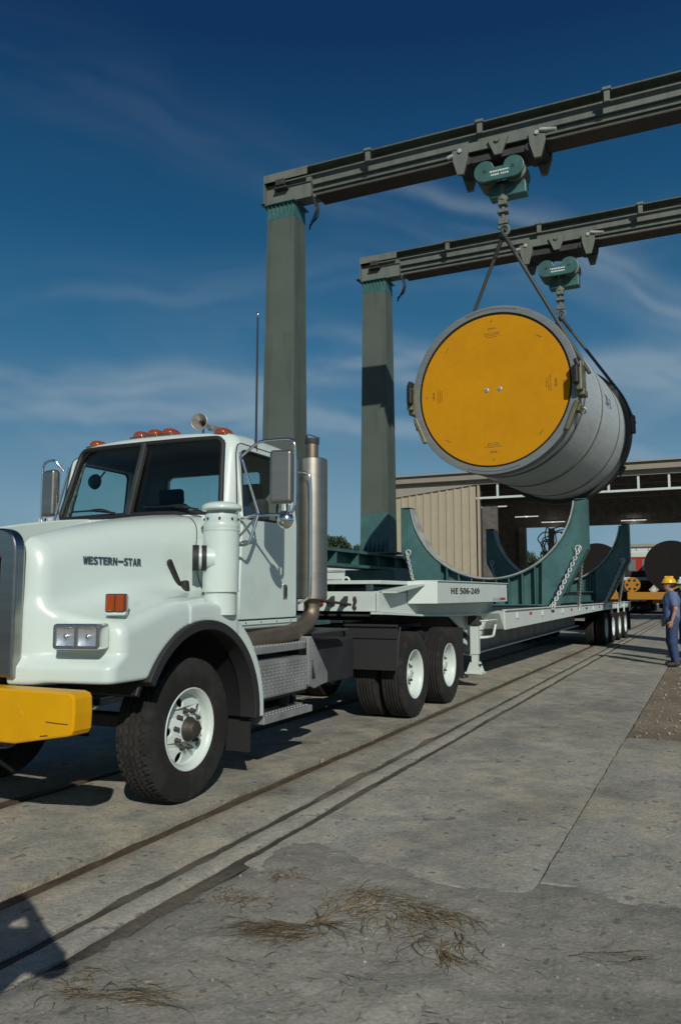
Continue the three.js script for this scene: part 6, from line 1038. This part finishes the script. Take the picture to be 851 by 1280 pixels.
  if (o.hat) {
    const hatF = (x, y, z) => { const X = x - H[0], Yy = y - H[1] - 0.045, Z = z - H[2] + 0.01; let d = Math.max(ell(X, Yy, Z, [0, 0, 0], [0.116, 0.135, 0.142]), -Yy); d = smin(d, Math.max(ell(X, Yy, Z, [0, 0.004, 0.022], [0.119, 0.011, 0.148]), -1), 0.012); return smin(d, capsule(X, Yy, Z, [0, 0.132, -0.08], [0, 0.132, 0.08], 0.012, 0.012), 0.015); };
    part('hard_hat', nets(hatF, [H[0] - 0.16, H[1] - 0.02, H[2] - 0.2], [H[0] + 0.16, H[1] + 0.24, H[2] + 0.26], 0.009, 1), o.hat, p);
  }
  return p;
}
person('man in blue shirt, jeans and yellow hard hat watching the lift', [-0.77, 0, -17.95], -1.35, { shirt: M.shirt, pants: M.jeans, hat: M.hatYellow, pose: { head: [0, 1.665, 0.04], elR: [-0.24, 1.17, -0.01], haR: [-0.22, 0.93, 0.1], knR: [-0.10, 0.5, 0.04] } });
person('man in dark clothes and white hard hat standing behind the yellow-hatted man', [-0.53, 0, -18.75], -1.1, { shirt: M.navy, pants: M.navy, hat: M.hatWhite });
person('driver in dark shirt sitting at the wheel of the white truck', [TX + 0.46, 0.78, TZ - 1.5], 0.25, { shirt: M.navy, pants: M.navy, longSleeve: false, pose: { pelvis: [0, 0.98, -0.02], chest: [0, 1.33, -0.06], neck: [0, 1.50, -0.05], head: [0, 1.63, 0.0], shL: [0.18, 1.43, -0.04], elL: [0.27, 1.2, 0.1], haL: [0.17, 1.27, 0.30], shR: [-0.18, 1.43, -0.04], elR: [-0.27, 1.19, 0.08], haR: [-0.17, 1.24, 0.28], hipL: [0.09, 0.95, 0], knL: [0.14, 0.98, 0.42], anL: [0.13, 0.62, 0.5], hipR: [-0.09, 0.95, 0], knR: [-0.14, 0.98, 0.42], anR: [-0.13, 0.62, 0.5] } });
// a bystander beside the camera, of whom only the shadow falls into view
{
  const bp = person('bystander beside the photographer raising a camera, shadow on the rails', [-1.47, 0, -0.58], -2.55, { shirt: M.shirt, pants: M.jeans, pose: { elL: [0.33, 1.24, 0.06], haL: [0.11, 1.56, 0.17], elR: [-0.33, 1.26, 0.06], haR: [-0.11, 1.56, 0.17] } });
}
// ------------------------------------------------------------------ dead grass on the sand
{
  const clump = globalThis.__clump, D = Math.PI / 180;
  clump('dead_grass', 'largest brown swath of dead grass stalks on the sand beside the rails', -1.80, -3.20, [[95, 0.06, -0.04, 0.17, 150 * D, 0.5, 0.24, 0.012], [80, -0.06, 0.03, 0.22, 130 * D, 0.9, 0.16, 0.008]], 1);
  clump('dead_grass', 'star-shaped remains of a dead grass tuft on the sand', -1.68, -3.36, [[40, 0, 0, 0.06, 0, 3.1, 0.32, 0.012], [46, 0.05, -0.2, 0.16, -70 * D, 0.9, 0.22, 0.014]], 2);
  clump('dead_grass', 'reddish dead grass heap where concrete meets sand', -1.52, -3.74, [[85, -0.1, 0, 0.2, -40 * D, 1.0, 0.16, 0.025], [62, 0.15, 0.04, 0.26, 10 * D, 0.8, 0.17, 0.012]], 3);
  clump('dead_grass', 'olive dead grass tuft at the broken concrete edge', -1.22, -3.66, [[78, 0, 0, 0.24, 20 * D, 0.9, 0.18, 0.018], [80, -0.15, 0.12, 0.28, 80 * D, 1.1, 0.14, 0.008]], 4);
  clump('dead_grass', 'fan of dead grass stalks on the sand past the star-shaped tuft', -1.10, -3.42, [[60, 0, 0, 0.26, 100 * D, 1.0, 0.17, 0.012], [40, 0.03, 0.1, 0.05, 60 * D, 0.6, 0.2, 0.01]], 5);
  clump('dead_grass', 'wispy dead grass along the end of the sunken rail', -2.28, -2.46, [[80, 0, 0, 0.36, 30 * D, 1.8, 0.12, 0.012]], 6);
  clump('dead_grass', 'thin line of pale dead stalks near the sunken rail', -2.02, -2.46, [[34, 0, 0, 0.16, -25 * D, 0.5, 0.24, 0.012], [30, -0.12, 0.05, 0.1, 140 * D, 0.8, 0.1, 0.01]], 7);
  clump('dead_grass', 'small twigs of dead grass beside the rail pair', -2.2, -3.45, [[80, 0, 0, 0.22, 0, 3.1, 0.1, 0.015], [40, 0.05, -0.4, 0.12, 40 * D, 1.2, 0.10, 0.02]], 8);
  clump('dead_grass', 'few dark twigs on the open sand', -0.45, -3.55, [[16, 0, 0, 0.16, -20 * D, 0.8, 0.18, 0.02], [14, -0.4, 0.2, 0.3, 60 * D, 2, 0.1, 0.012]], 9);
  clump('dead_grass', 'scattered loose straws over the sand', -1.5, -2.95, [[110, 0, 0, 0.9, 0, 3.1, 0.07, 0.008]], 10);
}
renderer.render(scene, camera);
